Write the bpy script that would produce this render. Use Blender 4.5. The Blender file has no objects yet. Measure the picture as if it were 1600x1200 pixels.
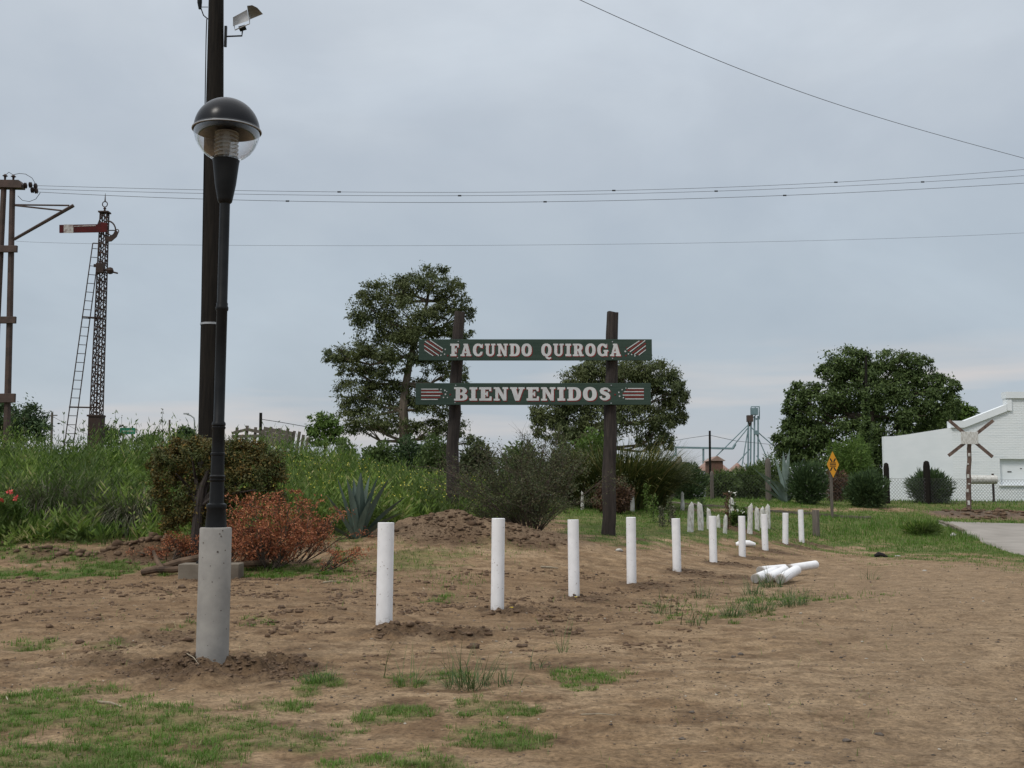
import bpy, math, random
import numpy as np
from mathutils import Vector, Matrix
random.seed(7)
rng = np.random.default_rng(11)
SC = bpy.context.scene
COL = SC.collection
# ------------------------------------------------------------------ camera, sky, sun, exposure
F, HOR, CZ = 1700.0, 775.0, 1.35
PITCH = math.atan((HOR - 600) / F)
CA, SA = math.cos(PITCH), math.sin(PITCH)
cam_d = bpy.data.cameras.new('camera')
cam = bpy.data.objects.new('camera', cam_d)
COL.objects.link(cam)
cam_d.sensor_width = 36.0
cam_d.lens = 36.0 * F / 1600
cam_d.clip_end = 9000
cam.location = (0, 0, CZ)
cam.rotation_euler = (math.pi / 2 + PITCH, 0, 0)
SC.camera = cam
SUN_EL, SUN_AZ = math.radians(50), math.radians(222)     # azimuth clockwise from +Y
wd = bpy.data.worlds.new('World')
SC.world = wd
wd.use_nodes = True
nt = wd.node_tree
nt.nodes.clear()


def N(tree, typ, **kw):
    n = tree.nodes.new(typ)
    for k, v in kw.items():
        if k == 'inp':
            for a, b in v.items():
                n.inputs[a].default_value = b
        else:
            setattr(n, k, v)
    return n


def ramp(tree, stops, interp='LINEAR'):
    r = tree.nodes.new('ShaderNodeValToRGB')
    r.color_ramp.interpolation = interp
    while len(r.color_ramp.elements) > 1:
        r.color_ramp.elements.remove(r.color_ramp.elements[-1])
    for i, (p, c) in enumerate(stops):
        e = r.color_ramp.elements[0] if i == 0 else r.color_ramp.elements.new(p)
        e.position = p
        e.color = (c[0], c[1], c[2], 1) if hasattr(c, '__len__') else (c, c, c, 1)
    return r


L = nt.links.new
tc = N(nt, 'ShaderNodeTexCoord')
sky = N(nt, 'ShaderNodeTexSky')
sky.sky_type = 'NISHITA'
sky.sun_disc = False
sky.sun_elevation = SUN_EL
sky.sun_rotation = SUN_AZ
sep = N(nt, 'ShaderNodeSeparateXYZ')
L(tc.outputs['Generated'], sep.inputs[0])
grad = ramp(nt, [(0.0, (.450, .455, .490)), (.035, (.430, .455, .500)), (.10, (.405, .462, .518)), (.20, (.420, .482, .545)),
                 (.30, (.455, .508, .572)), (.42, (.53, .58, .64)), (1.0, (1.32, 1.33, 1.36))])
L(sep.outputs['Z'], grad.inputs['Fac'])
mp = N(nt, 'ShaderNodeMapping')
mp.inputs['Scale'].default_value = (1.5, 1.5, 2.6)
L(tc.outputs['Generated'], mp.inputs[0])
n1 = N(nt, 'ShaderNodeTexNoise', inp={'Scale': 1.7, 'Detail': 6.0, 'Roughness': .55, 'Distortion': .4})
L(mp.outputs[0], n1.inputs['Vector'])
c1 = ramp(nt, [(.30, (.93, .94, .95)), (.5, (1, 1, 1)), (.70, (1.12, 1.12, 1.115))])
L(n1.outputs['Fac'], c1.inputs['Fac'])
mp2 = N(nt, 'ShaderNodeMapping')
mp2.inputs['Scale'].default_value = (3.0, 3.0, 5.0)
mp2.inputs['Rotation'].default_value = (0, .5, .3)
L(tc.outputs['Generated'], mp2.inputs[0])
n2 = N(nt, 'ShaderNodeTexNoise', inp={'Scale': 3.2, 'Detail': 5.0, 'Roughness': .5})
L(mp2.outputs[0], n2.inputs['Vector'])
c2 = ramp(nt, [(.32, (.965, .97, .975)), (.68, (1.035, 1.03, 1.02))])
L(n2.outputs['Fac'], c2.inputs['Fac'])
# low cream breaks in the cloud near the horizon
mp3 = N(nt, 'ShaderNodeMapping')
mp3.inputs['Scale'].default_value = (1.6, 1.6, 16.0)
mp3.inputs['Location'].default_value = (.35, 0, .2)
L(tc.outputs['Generated'], mp3.inputs[0])
n3 = N(nt, 'ShaderNodeTexNoise', inp={'Scale': 1.5, 'Detail': 4.0, 'Roughness': .5})
L(mp3.outputs[0], n3.inputs['Vector'])
c3 = ramp(nt, [(.52, 0), (.72, 1)])
L(n3.outputs['Fac'], c3.inputs['Fac'])
low = ramp(nt, [(0.0, 1), (.09, .9), (.16, 0)])
L(sep.outputs['Z'], low.inputs['Fac'])
mlow = N(nt, 'ShaderNodeMath', operation='MULTIPLY')
L(c3.outputs[0], mlow.inputs[0])
L(low.outputs[0], mlow.inputs[1])
mA = N(nt, 'ShaderNodeMix', data_type='RGBA', blend_type='MULTIPLY', inp={0: 1.0})
L(grad.outputs[0], mA.inputs[6]); L(c1.outputs[0], mA.inputs[7])
mB = N(nt, 'ShaderNodeMix', data_type='RGBA', blend_type='MULTIPLY', inp={0: 1.0})
L(mA.outputs[2], mB.inputs[6]); L(c2.outputs[0], mB.inputs[7])
mC = N(nt, 'ShaderNodeMix', data_type='RGBA', inp={7: (.64, .58, .55, 1)})
L(mlow.outputs[0], mC.inputs[0]); L(mB.outputs[2], mC.inputs[6])
sc_ = N(nt, 'ShaderNodeVectorMath', operation='SCALE')
sc_.inputs['Scale'].default_value = 10.0
L(mC.outputs[2], sc_.inputs[0])
mD = N(nt, 'ShaderNodeMix', data_type='RGBA', inp={0: .93})
L(sky.outputs[0], mD.inputs[6]); L(sc_.outputs[0], mD.inputs[7])
bg = N(nt, 'ShaderNodeBackground')
bg.inputs['Strength'].default_value = 0.1
L(mD.outputs[2], bg.inputs['Color'])
ow = N(nt, 'ShaderNodeOutputWorld')
L(bg.outputs[0], ow.inputs[0])
sl = bpy.data.lights.new('sun', 'SUN')
sl.energy = 1.5
sl.angle = math.radians(14)
sl.color = (1.0, .95, .88)
so = bpy.data.objects.new('sun', sl)
COL.objects.link(so)
sd = Vector((math.sin(SUN_AZ) * math.cos(SUN_EL), math.cos(SUN_AZ) * math.cos(SUN_EL), math.sin(SUN_EL)))
so.rotation_euler = sd.to_track_quat('Z', 'Y').to_euler()
so.location = (0, 0, 30)
SC.view_settings.view_transform = 'Standard'
SC.view_settings.look = 'None'
SC.view_settings.gamma = 1
SC.view_settings.exposure = 0.14
SC.view_settings.use_curve_mapping = False

# ------------------------------------------------------------------ numeric helpers
def hash2(ix, iy, s=0):
    h = (ix.astype(np.int64) * 374761393 + iy.astype(np.int64) * 668265263 + s * 1442695041) & 0xffffffff
    h = ((h ^ (h >> 13)) * 1274126177) & 0xffffffff
    return ((h ^ (h >> 16)) & 0xffffff) / float(0xffffff)


def vnoise(x, y, s=0):
    x = np.asarray(x, float); y = np.asarray(y, float)
    ix = np.floor(x); iy = np.floor(y)
    fx = x - ix; fy = y - iy
    fx = fx * fx * (3 - 2 * fx); fy = fy * fy * (3 - 2 * fy)
    a = hash2(ix, iy, s); b = hash2(ix + 1, iy, s); c = hash2(ix, iy + 1, s); d = hash2(ix + 1, iy + 1, s)
    return (a * (1 - fx) + b * fx) * (1 - fy) + (c * (1 - fx) + d * fx) * fy


def fbm(x, y, o=4, s=0):
    t = 0; a = .5
    for i in range(o):
        t = t + a * vnoise(x * 2 ** i + 17.3 * i, y * 2 ** i - 9.1 * i, s + i)
        a *= .5
    return t / (1 - .5 ** o)


def sstep(a, b, x):
    t = np.clip((x - a) / (b - a), 0, 1)
    return t * t * (3 - 2 * t)


def P(px, py, d):
    u = (px - 800) / F; v = (600 - py) / F
    ry = CA - v * SA
    k = d / ry
    return Vector((u * k, d, CZ + (SA + v * CA) * k))


def proj(x, y, z):
    dy = y * CA + (z - CZ) * SA
    dy = np.maximum(dy, .05)
    vz = -y * SA + (z - CZ) * CA
    return 800 + F * x / dy, 600 - F * vz / dy


# ------------------------------------------------------------------ terrain
TD = [2, 8, 11, 14, 18, 22, 27, 30, 34, 38, 42, 46, 50, 56, 64, 200]
TP = [-300, 150, 450, 600, 700, 800, 950, 1150, 1250, 1350, 1600, 1900]
TZ = [
    [0] * 12, [0] * 12, [0] * 12,
    [0, 0, 0, -.02, -.06, -.12, -.14, -.1, -.08, -.05, 0, 0],
    [0, .02, .05, .05, .03, -.02, -.17, -.18, -.16, -.15, -.1, -.1],
    [.35, .4, .42, .42, .38, .3, .12, -.16, -.2, -.2, -.2, -.2],
    [1.0, 1.05, .95, .75, .6, .5, .4, -.06, -.2, -.22, -.25, -.25],
    [1.5, 1.55, 1.4, 1.1, .85, .7, .6, .36, -.22, -.25, -.29, -.3],
    [2.0, 2.1, 2.0, 1.6, 1.2, 1.0, .85, .7, -.25, -.25, -.2, -.2],
    [2.2, 2.2, 2.1, 1.8, 1.4, 1.2, 1.06, .9, .35, .05, -.05, -.05],
    [2.1, 2.1, 2.1, 1.8, 1.4, 1.2, 1.1, 1.05, .75, .5, .28, .28],
    [1.9, 1.9, 1.9, 1.7, 1.4, 1.2, 1.15, 1.12, 1.05, .9, .82, .8],
    [1.6, 1.6, 1.6, 1.5, 1.35, 1.3, 1.25, 1.25, 1.2, 1.15, 1.08, 1.08],
    [1.3, 1.3, 1.3, 1.3, 1.2, 1.2, 1.15, 1.15, 1.12, 1.1, 1.08, 1.08],
    [1.2] * 12, [1.2] * 12]
TZ = np.array(TZ, float)
gs = np.linspace(-350, 1950, 260)
gt = np.linspace(math.log(2), math.log(200), 420)
tmp = np.array([np.interp(gs, TP, row) for row in TZ])
GRID = np.array([np.interp(gt, np.log(TD), tmp[:, j]) for j in range(len(gs))]).T
for _ in range(3):
    G2 = np.pad(GRID, ((4, 4), (5, 5)), 'edge')
    G2 = np.array([np.convolve(r, np.ones(11) / 11, 'valid') for r in G2])
    GRID = np.array([np.convolve(c, np.ones(9) / 9, 'valid') for c in G2.T]).T


def gridz(x, y):
    yy = np.clip(y, 2.0, 200)
    s = np.clip(800 + F * x / yy, gs[0], gs[-1])
    fi = np.clip((s - gs[0]) / (gs[1] - gs[0]), 0, len(gs) - 1.001)
    fj = np.clip((np.log(yy) - gt[0]) / (gt[1] - gt[0]), 0, len(gt) - 1.001)
    i = fi.astype(int); j = fj.astype(int)
    a = fi - i; b = fj - j
    return (GRID[j, i] * (1 - a) + GRID[j, i + 1] * a) * (1 - b) + (GRID[j + 1, i] * (1 - a) + GRID[j + 1, i + 1] * a) * b


BOLL = [(600, 818, 983), (777, 811, 960), (897, 813, 938), (987, 809, 917), (1058, 811, 895), (1115, 807, 888),
        (1160, 807, 876), (1196, 804, 866), (1227, 802, 861), (1253, 797, 858)]
BD = [11 * (n + 4.5) / 4.5 for n in range(10)]
BW = [((px - 800) / F * d, d) for (px, a, b), d in zip(BOLL, BD)]
# dug soil spots: x, y, radius, strength
DUG = [(BW[i][0] + .22, BW[i][1] - .1, .55 + .03 * i, .8) for i in range(10)]
DUG += [(BW[0][0] + .75, BW[0][1] - .25, .42, .9), (-2.42, 8.75, .7, 1.0), (-1.95, 8.75, .45, 1.3), (-1.72, 8.55, .25, 1.4), (-3.3, 8.9, .6, .5), (-1.75, 8.5, .3, 1.0),
        (-4.9, 6.45, .45, .8), (-3.3, 10.6, 1.1, .45), (-1.9, 12.6, 1.0, .3), (.9, 14.2, .8, .4), (3.4, 19, 1.2, .45), (4.2, 20.3, .8, .6),
        (3.0, 17.3, 1.3, .35), (-6.5, 20.0, .9, 1.0), (-7.4, 20.3, .6, .9), (-8.6, 20.4, 1.0, .6), (3.15, 6.45, .26, .8), (2.8, 5.7, .25, .6),
        (-1.4, 22.6, 1.1, 1.0), (.3, 22.8, 1.0, .9), (3.05, 26.7, .5, .8), (6.6, 31.5, 1.2, .8)]
SPOTS = [(-1.42, 23.6, 1.1, .9, .30), (.05, 23.4, 1.6, 1.0, .29), (-2.2, 22.7, 1.0, .7, .2), (-.8, 23.0, 1.9, 1.1, .12), (-1.0, 22.9, .3, .25, .10),
         (-6.55, 20.5, .55, .35, .26), (-7.2, 20.4, .5, .3, .14), (-9.1, 20.5, .8, .3, .12)]


def dug(x, y):
    m = np.zeros(np.shape(x))
    for (cx, cy, r, s) in DUG:
        q = ((x - cx) ** 2 + ((y - cy) * .9) ** 2) / (r * r)
        m = np.maximum(m, s * np.exp(-q * 1.3))
    return m


def road_mask(x, y):
    px, py = proj(x, y, gridz(x, y))
    near = np.interp(px, [1400, 1468, 1490, 1520, 1545, 1600, 1750, 1950], [817, 817, 826, 838, 851, 868, 892, 900])
    return (px > 1462) & (py > 819) & (py < near) & (y > 20)


def hz(x, y, micro=True):
    x = np.asarray(x, float); y = np.asarray(y, float)
    z = gridz(x, y)
    r = np.hypot(x, y)
    for (cx, cy, rx, ry, h) in SPOTS:
        q = ((x - cx) / rx) ** 2 + ((y - cy) / ry) ** 2
        q = q * (1 + .9 * (fbm(x * 1.3 + cx, y * 1.3, 3, 201) - .5))
        z = z + h * np.exp(-q * 1.2) * (1 + .5 * (fbm(x * 2.6, y * 2.6, 3, 203) - .5))
    fade = sstep(70, 45, r)
    z = z + (fbm(x * .5, y * .5, 3, 3) - .5) * .10 * sstep(3, 8, r) * fade
    # broken bank of soil beyond the road end
    bank = np.exp(-((y - 44.2) / .9) ** 2) * sstep(16.5, 18.5, x)
    z = z + bank * (.05 + .35 * np.maximum(fbm(x * 1.1, y * 1.4, 4, 31) - .4, 0))
    if micro:
        d = dug(x, y)
        n = fbm(x * 7, y * 7, 4, 5)
        rough = np.maximum(0, n - .42)
        z = z + fade * ((fbm(x * 3.1, y * 3.1, 4, 9) - .5) * .05 + (fbm(x * 14, y * 14, 3, 21) - .5) * .010 + d * (rough * .34 * (.25 + .75 * sstep(18, 12, y)) + .02))
        # wheel ruts on the right
        z = z - fade * .025 * np.exp(-((x - 2.9 - .12 * (y - 5) + .1 * np.sin(y)) / .22) ** 2) * sstep(9, 6, y)
    return z


def gz(x, y):
    return float(hz(np.array([x]), np.array([y]))[0])


def G(px, py):
    """first point of the terrain seen through pixel (px, py)"""
    u = (px - 800) / F; v = (600 - py) / F
    ry = CA - v * SA; rz = SA + v * CA
    t = np.exp(np.linspace(math.log(3), math.log(200), 3000))
    z = hz(u / ry * t, t, False)
    below = np.nonzero(z > CZ + rz / ry * t)[0]
    i = below[0] if len(below) else len(t) - 1
    return Vector((u / ry * t[i], t[i], z[i]))


def GX(px, d, up=0.0):
    """point standing on the terrain at depth d in the column px"""
    x = (px - 800) / F * d
    return Vector((x, d, gz(x, d) + up))


# grass cover 0..1 from layout
PATCH = [(60, 1120, 120, 45, .8), (250, 1135, 200, 38, .85), (340, 1160, 170, 38, .9), (150, 1187, 210, 32, .95), (400, 1110, 60, 22, .6),
         (120, 1080, 65, 12, .6), (215, 1098, 34, 12, .8), (450, 1105, 50, 12, .9), (505, 1064, 36, 10, 1), (610, 1116, 55, 13, .95),
         (475, 1082, 22, 9, .9), (785, 1110, 62, 15, .75), (765, 1152, 75, 16, .85), (672, 1166, 42, 12, .7), (600, 1197, 150, 14, .9),
         (905, 1060, 60, 12, .6), (905, 1080, 26, 8, .9), (690, 1066, 70, 10, .5), (400, 975, 40, 7, .5), (290, 980, 40, 7, .4), (60, 1010, 60, 10, .6), (170, 1012, 34, 8, .6),
         (700, 940, 34, 7, .5), (1150, 958, 90, 18, .35), (1210, 940, 80, 12, .5), (1060, 955, 40, 22, .25), (100, 893, 150, 10, .9), (40, 868, 240, 8, .6),
         (440, 893, 100, 12, .8), (650, 872, 90, 22, .6), (560, 872, 60, 15, .4), (700, 908, 60, 14, .35), (1330, 935, 60, 8, .2), (200, 880, 130, 12, .7),
         (770, 860, 90, 10, .4), (560, 900, 90, 14, .25)]


def lawn_edge(px):
    return np.interp(px, [-500, 0, 220, 300, 520, 600, 640, 700, 860, 900, 1000, 1150, 1290, 1400, 1500, 1600, 2400],
                     [856, 856, 852, 845, 848, 842, 815, 802, 815, 838, 852, 852, 856, 872, 874, 886, 900])


def cover(x, y):
    z = gridz(x, y)
    px, py = proj(x, y, z)
    n = fbm(x * 2.3, y * 2.3, 4, 41)
    n2 = fbm(x * .7, y * .7, 3, 47)
    nf_ = fbm(x * 9, y * 9, 3, 49)
    m = np.zeros(np.shape(x))
    for (cx, cy, rx, ry, s) in PATCH:
        q = ((px - cx) / rx) ** 2 + ((py - cy) / ry) ** 2
        m = np.maximum(m, s * sstep(1.55, .15, q + (n - .5) * 3.4 + (nf_ - .5) * 1.6))
    ed = lawn_edge(px)
    k = np.clip(18 * (30 / np.maximum(y, 5)) , 8, 40)
    lawn = sstep(k * .6, -k, py - ed + (n - .5) * 46 + (n2 - .5) * 20) * (y > 15)
    m = np.maximum(m, lawn)
    # bare strip and patches on the far verge
    strip = np.exp(-((py - 797 + (px - 1200) * .004) / 3.2) ** 2) * sstep(1000, 1060, px) * sstep(1460, 1400, px) * sstep(.38, .5, n + .12)
    m = m * (1 - .95 * strip * (y > 36))
    bank = np.exp(-((y - 44.0) / 1.2) ** 2) * sstep(16.0, 17.6, x)
    m = m * (1 - np.clip(1.4 * bank, 0, 1))
    m = m * (1 - sstep(.45, .75, dug(x, y)))
    m = np.where(road_mask(x, y), 0, m)
    m = np.where(y < 3, 0, m)
    return m


# ------------------------------------------------------------------ materials
def mat(name, col, rough=.8, col2=None, nscale=6, bump=0, bscale=40, metal=0, detail=5, spec=.3, lo=.35, hi=.65, stretch=None):
    m = bpy.data.materials.new(name)
    m.use_nodes = True
    t = m.node_tree
    b = t.nodes['Principled BSDF']
    b.inputs['Roughness'].default_value = rough
    b.inputs['Metallic'].default_value = metal
    b.inputs['Specular IOR Level'].default_value = spec
    c = N(t, 'ShaderNodeTexCoord')
    src = c.outputs['Object']
    if stretch:
        mm = N(t, 'ShaderNodeMapping'); mm.inputs['Scale'].default_value = stretch
        t.links.new(src, mm.inputs[0]); src = mm.outputs[0]
    n = N(t, 'ShaderNodeTexNoise', inp={'Scale': nscale, 'Detail': detail, 'Roughness': .6})
    t.links.new(src, n.inputs['Vector'])
    r = ramp(t, [(lo, col), (hi, col2 or [x * .8 for x in col])])
    t.links.new(n.outputs['Fac'], r.inputs['Fac'])
    t.links.new(r.outputs[0], b.inputs['Base Color'])
    if bump:
        n2 = N(t, 'ShaderNodeTexNoise', inp={'Scale': bscale, 'Detail': 5, 'Roughness': .6})
        t.links.new(src, n2.inputs['Vector'])
        bp = N(t, 'ShaderNodeBump', inp={'Strength': 1.0, 'Distance': bump})
        t.links.new(n2.outputs['Fac'], bp.inputs['Height'])
        t.links.new(bp.outputs[0], b.inputs['Normal'])
    return m


def leafmat(name, stops, rough=.6, trans=.25, patch=None, pscale=.25, spec=.25):
    """foliage: colour picked by each leaf's own value 'v', with optional drifts of another hue"""
    m = bpy.data.materials.new(name)
    m.use_nodes = True
    t = m.node_tree
    b = t.nodes['Principled BSDF']
    b.inputs['Roughness'].default_value = rough
    b.inputs['Specular IOR Level'].default_value = spec
    a = N(t, 'ShaderNodeAttribute', attribute_name='v')
    r = ramp(t, stops)
    t.links.new(a.outputs['Fac'], r.inputs['Fac'])
    out = r.outputs[0]
    if patch:
        c = N(t, 'ShaderNodeTexCoord')
        n = N(t, 'ShaderNodeTexNoise', inp={'Scale': pscale, 'Detail': 4})
        t.links.new(c.outputs['Object'], n.inputs['Vector'])
        rr = ramp(t, [(.42, 0), (.62, .85)])
        t.links.new(n.outputs['Fac'], rr.inputs['Fac'])
        mx = N(t, 'ShaderNodeMix', data_type='RGBA', inp={7: (*patch, 1)})
        t.links.new(rr.outputs[0], mx.inputs[0]); t.links.new(out, mx.inputs[6])
        out = mx.outputs[2]
    t.links.new(out, b.inputs['Base Color'])
    tr = N(t, 'ShaderNodeBsdfTranslucent')
    t.links.new(out, tr.inputs['Color'])
    mi = N(t, 'ShaderNodeMixShader', inp={0: trans})
    t.links.new(b.outputs[0], mi.inputs[1]); t.links.new(tr.outputs[0], mi.inputs[2])
    t.links.new(mi.outputs[0], t.nodes['Material Output'].inputs[0])
    return m


M = {}
M['concrete'] = mat('concrete', (.32, .305, .28), .9, (.24, .23, .215), 5, .002, 60)
M['white_paint'] = mat('white_paint', (.82, .82, .83), .75, (.70, .70, .71), 6, .0015, 50, lo=.3, hi=.75)
def add_grime(m):
    t = m.node_tree; b = t.nodes['Principled BSDF']; src = b.inputs['Base Color'].links[0].from_socket
    c = N(t, 'ShaderNodeTexCoord'); sp_ = N(t, 'ShaderNodeSeparateXYZ'); t.links.new(c.outputs['Object'], sp_.inputs[0])
    n = N(t, 'ShaderNodeTexNoise', inp={'Scale': 14, 'Detail': 5, 'Roughness': .7}); t.links.new(c.outputs['Object'], n.inputs['Vector'])
    a = N(t, 'ShaderNodeMath', operation='MULTIPLY_ADD', inp={1: .35, 2: -.16}); t.links.new(n.outputs['Fac'], a.inputs[0])
    d_ = N(t, 'ShaderNodeMath', operation='SUBTRACT'); t.links.new(sp_.outputs['Z'], d_.inputs[0]); t.links.new(a.outputs[0], d_.inputs[1])
    r = ramp(t, [(0, .8), (.10, .12), (.35, 0)]); t.links.new(d_.outputs[0], r.inputs['Fac'])
    n2_ = N(t, 'ShaderNodeTexNoise', inp={'Scale': 34, 'Detail': 2}); t.links.new(c.outputs['Object'], n2_.inputs['Vector'])
    r2 = ramp(t, [(.70, 0), (.73, .75)]); t.links.new(n2_.outputs['Fac'], r2.inputs['Fac'])
    mx_ = N(t, 'ShaderNodeMath', operation='MAXIMUM'); t.links.new(r.outputs[0], mx_.inputs[0]); t.links.new(r2.outputs[0], mx_.inputs[1])
    m_ = N(t, 'ShaderNodeMix', data_type='RGBA', inp={7: (.22, .17, .13, 1)}); t.links.new(mx_.outputs[0], m_.inputs[0]); t.links.new(src, m_.inputs[6]); t.links.new(m_.outputs[2], b.inputs['Base Color'])
M['bollard_paint'] = mat('bollard_paint', (.82, .82, .83), .75, (.70, .70, .71), 6, .0015, 50, lo=.3, hi=.75)
add_grime(M['bollard_paint'])
M['old_white'] = mat('old_white_paint', (.60, .60, .57), .85, (.33, .31, .27), 7, .006, 22, lo=.42, hi=.68, stretch=(3, 3, 1))
M['black_metal'] = mat('black_metal', (.007, .008, .009), .42, (.012, .013, .014), 8, 0, spec=.16)
M['creosote'] = mat('creosoted_wood', (.008, .007, .006), .8, (.018, .015, .012), 3, .006, 14, stretch=(8, 8, .5), spec=.12)
M['sleeper'] = mat('weathered_hardwood', (.055, .044, .038), .85, (.025, .020, .018), 3, .012, 9, stretch=(7, 7, .5), lo=.35, hi=.6)
M['grey_wood'] = mat('grey_wood', (.14, .12, .10), .9, (.08, .07, .06), 4, .004, 14, stretch=(6, 6, .6))
M['rail_iron'] = mat('dark_rusty_iron', (.030, .020, .017), .7, (.055, .032, .024), 5, .002, 30)
M['galv'] = mat('galvanised_steel', (.42, .43, .44), .45, (.32, .33, .34), 12, metal=.6)
M['pale_alu'] = mat('pale_aluminium', (.56, .58, .60), .5, (.44, .46, .47), 6)
M['steelbrown'] = mat('brown_painted_iron', (.085, .055, .045), .7, (.05, .036, .03), 4, .002, 20)
M['signal_red'] = mat('faded_signal_red', (.095, .014, .014), .75, (.055, .014, .014), 6, spec=.15)
M['signal_white'] = mat('worn_signal_white', (.45, .44, .42), .8, (.22, .16, .15), 9, lo=.45, hi=.7)
M['board_green'] = mat('dark_green_paint', (.020, .042, .030), .6, (.032, .056, .042), 3, .002, 12, stretch=(.6, 3, 9))
M['letter_white'] = mat('letter_white', (.55, .56, .56), .7, (.47, .48, .48), 6)
M['letter_red'] = mat('letter_red', (.20, .025, .022), .7, (.14, .022, .02), 6)
M['sign_yellow'] = mat('sign_yellow', (.62, .28, .02), .55, (.52, .23, .02), 4)
M['sign_black'] = mat('sign_black', (.015, .015, .015), .6)
M['rust_plank'] = mat('peeling_brown_plank', (.17, .12, .095), .9, (.075, .05, .04), 5)
M['wall_white'] = None
M['mint'] = mat('pale_blue_green_steel', (.20, .28, .30), .6, (.13, .19, .21), 1)
M['roof_rust'] = mat('rusty_roof', (.23, .13, .10), .9, (.30, .24, .21), .6, stretch=(1, 1, .3))
M['brick_red'] = mat('dull_red_wall', (.15, .075, .055), .9, (.09, .055, .04), 1)
M['wire'] = mat('wire', (.03, .03, .032), .5)
M['tar'] = mat('dark_soil', (.075, .05, .034), 1, (.13, .088, .058), 14, .02, 30)
M['stone'] = mat('dark_stone', (.075, .064, .058), .95, (.14, .115, .092), 30, .003, 40)
M['pale_stone'] = mat('pale_stone', (.52, .51, .48), .9, (.36, .34, .31), 9, .003, 30)
M['bark'] = mat('bark', (.10, .075, .055), .95, (.045, .034, .026), 6, .01, 20, stretch=(4, 4, 1))
M['euc_bark'] = mat('pale_bark', (.16, .13, .10), .9, (.08, .062, .05), 2, .01, 6, stretch=(3, 3, .6))
M['log'] = mat('cut_log', (.15, .10, .065), .95, (.055, .038, .027), 5, .008, 20)
M['yellow'] = mat('yellow_petal', (.65, .48, .04), .7)
M['rag'] = mat('black_cloth', (.012, .011, .011), .9, (.02, .018, .018), 9, .004, 20)
M['roadmat'] = mat('pale_concrete_road', (.30, .275, .245), .95, (.23, .21, .185), .8, .002, 30)
M['kerbmat'] = mat('kerb_concrete', (.19, .165, .13), .95, (.11, .09, .07), 3, .004, 20)
M['enamel'] = mat('lamp_dome_enamel', (.010, .011, .014), .25, (.016, .017, .020), 5, spec=.13)
M['reflector'] = mat('reflector_underside', (.42, .38, .31), .4, (.30, .27, .20), 14, metal=.3)

# glass of the lamp
gm = bpy.data.materials.new('clear_globe_glass')
gm.use_nodes = True
t = gm.node_tree
t.nodes.remove(t.nodes['Principled BSDF'])
tr = N(t, 'ShaderNodeBsdfTransparent', inp={0: (.90, .91, .92, 1)})
gl = N(t, 'ShaderNodeBsdfGlossy', inp={'Color': (1, 1, 1, 1), 'Roughness': .03})
fr = N(t, 'ShaderNodeLayerWeight', inp={'Blend': .22})
mi = N(t, 'ShaderNodeMixShader')
t.links.new(fr.outputs['Facing'], mi.inputs[0]); t.links.new(tr.outputs[0], mi.inputs[1]); t.links.new(gl.outputs[0], mi.inputs[2])
t.links.new(mi.outputs[0], t.nodes['Material Output'].inputs[0])
M['glass'] = gm

# white wall: brick courses under many coats of paint
wm = bpy.data.materials.new('whitewashed_brick')
wm.use_nodes = True
t = wm.node_tree
b = t.nodes['Principled BSDF']
b.inputs['Roughness'].default_value = .9
c = N(t, 'ShaderNodeTexCoord')
mp_ = N(t, 'ShaderNodeMapping'); mp_.inputs['Rotation'].default_value = (math.pi / 2, 0, 0)
t.links.new(c.outputs['Object'], mp_.inputs[0])
br = N(t, 'ShaderNodeTexBrick', inp={'Scale': 1.0, 'Brick Width': .27, 'Row Height': .085, 'Mortar Size': .014, 'Mortar Smooth': .4,
                                    'Color1': (1, 1, 1, 1), 'Color2': (.75, .75, .75, 1), 'Mortar': (.0, .0, .0, 1)})
t.links.new(mp_.outputs[0], br.inputs['Vector'])
mm = N(t, 'ShaderNodeMapping'); mm.inputs['Scale'].default_value = (.5, .5, 7)
t.links.new(c.outputs['Object'], mm.inputs[0])
nn = N(t, 'ShaderNodeTexNoise', inp={'Scale': 1.6, 'Detail': 5})
t.links.new(mm.outputs[0], nn.inputs['Vector'])
r1 = ramp(t, [(.3, (.70, .75, .77)), (.5, (.78, .81, .82)), (.7, (.66, .71, .73))])
t.links.new(nn.outputs['Fac'], r1.inputs['Fac'])
mx = N(t, 'ShaderNodeMix', data_type='RGBA', blend_type='MULTIPLY', inp={0: .07})
t.links.new(r1.outputs[0], mx.inputs[6]); t.links.new(br.outputs['Color'], mx.inputs[7])
t.links.new(mx.outputs[2], b.inputs['Base Color'])
ad = N(t, 'ShaderNodeMath', operation='ADD')
t.links.new(br.outputs['Color'], ad.inputs[0]); t.links.new(nn.outputs['Fac'], ad.inputs[1])
bp = N(t, 'ShaderNodeBump', inp={'Strength': .6, 'Distance': .012})
t.links.new(ad.outputs[0], bp.inputs['Height'])
t.links.new(bp.outputs[0], b.inputs['Normal'])
M['wall_white'] = wm
M['plaster_white'] = mat('whitewashed_plaster', (.76, .79, .81), .9, (.69, .73, .75), .9, .003, 12, stretch=(.6, .6, 1.5))

# ------------------------------------------------------------------ object helpers
ORG = {}


def setp(o, label=None, cat=None, group=None, kind=None):
    if label: o['label'] = label
    if cat: o['category'] = cat
    if group: o['group'] = group
    if kind: o['kind'] = kind
    return o


def thing(name, loc, label, cat, group=None):
    o = bpy.data.objects.new(name, None)
    o.empty_display_size = .2
    COL.objects.link(o)
    o.location = loc
    ORG[o.name] = Vector(loc)
    return setp(o, label, cat, group)


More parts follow.
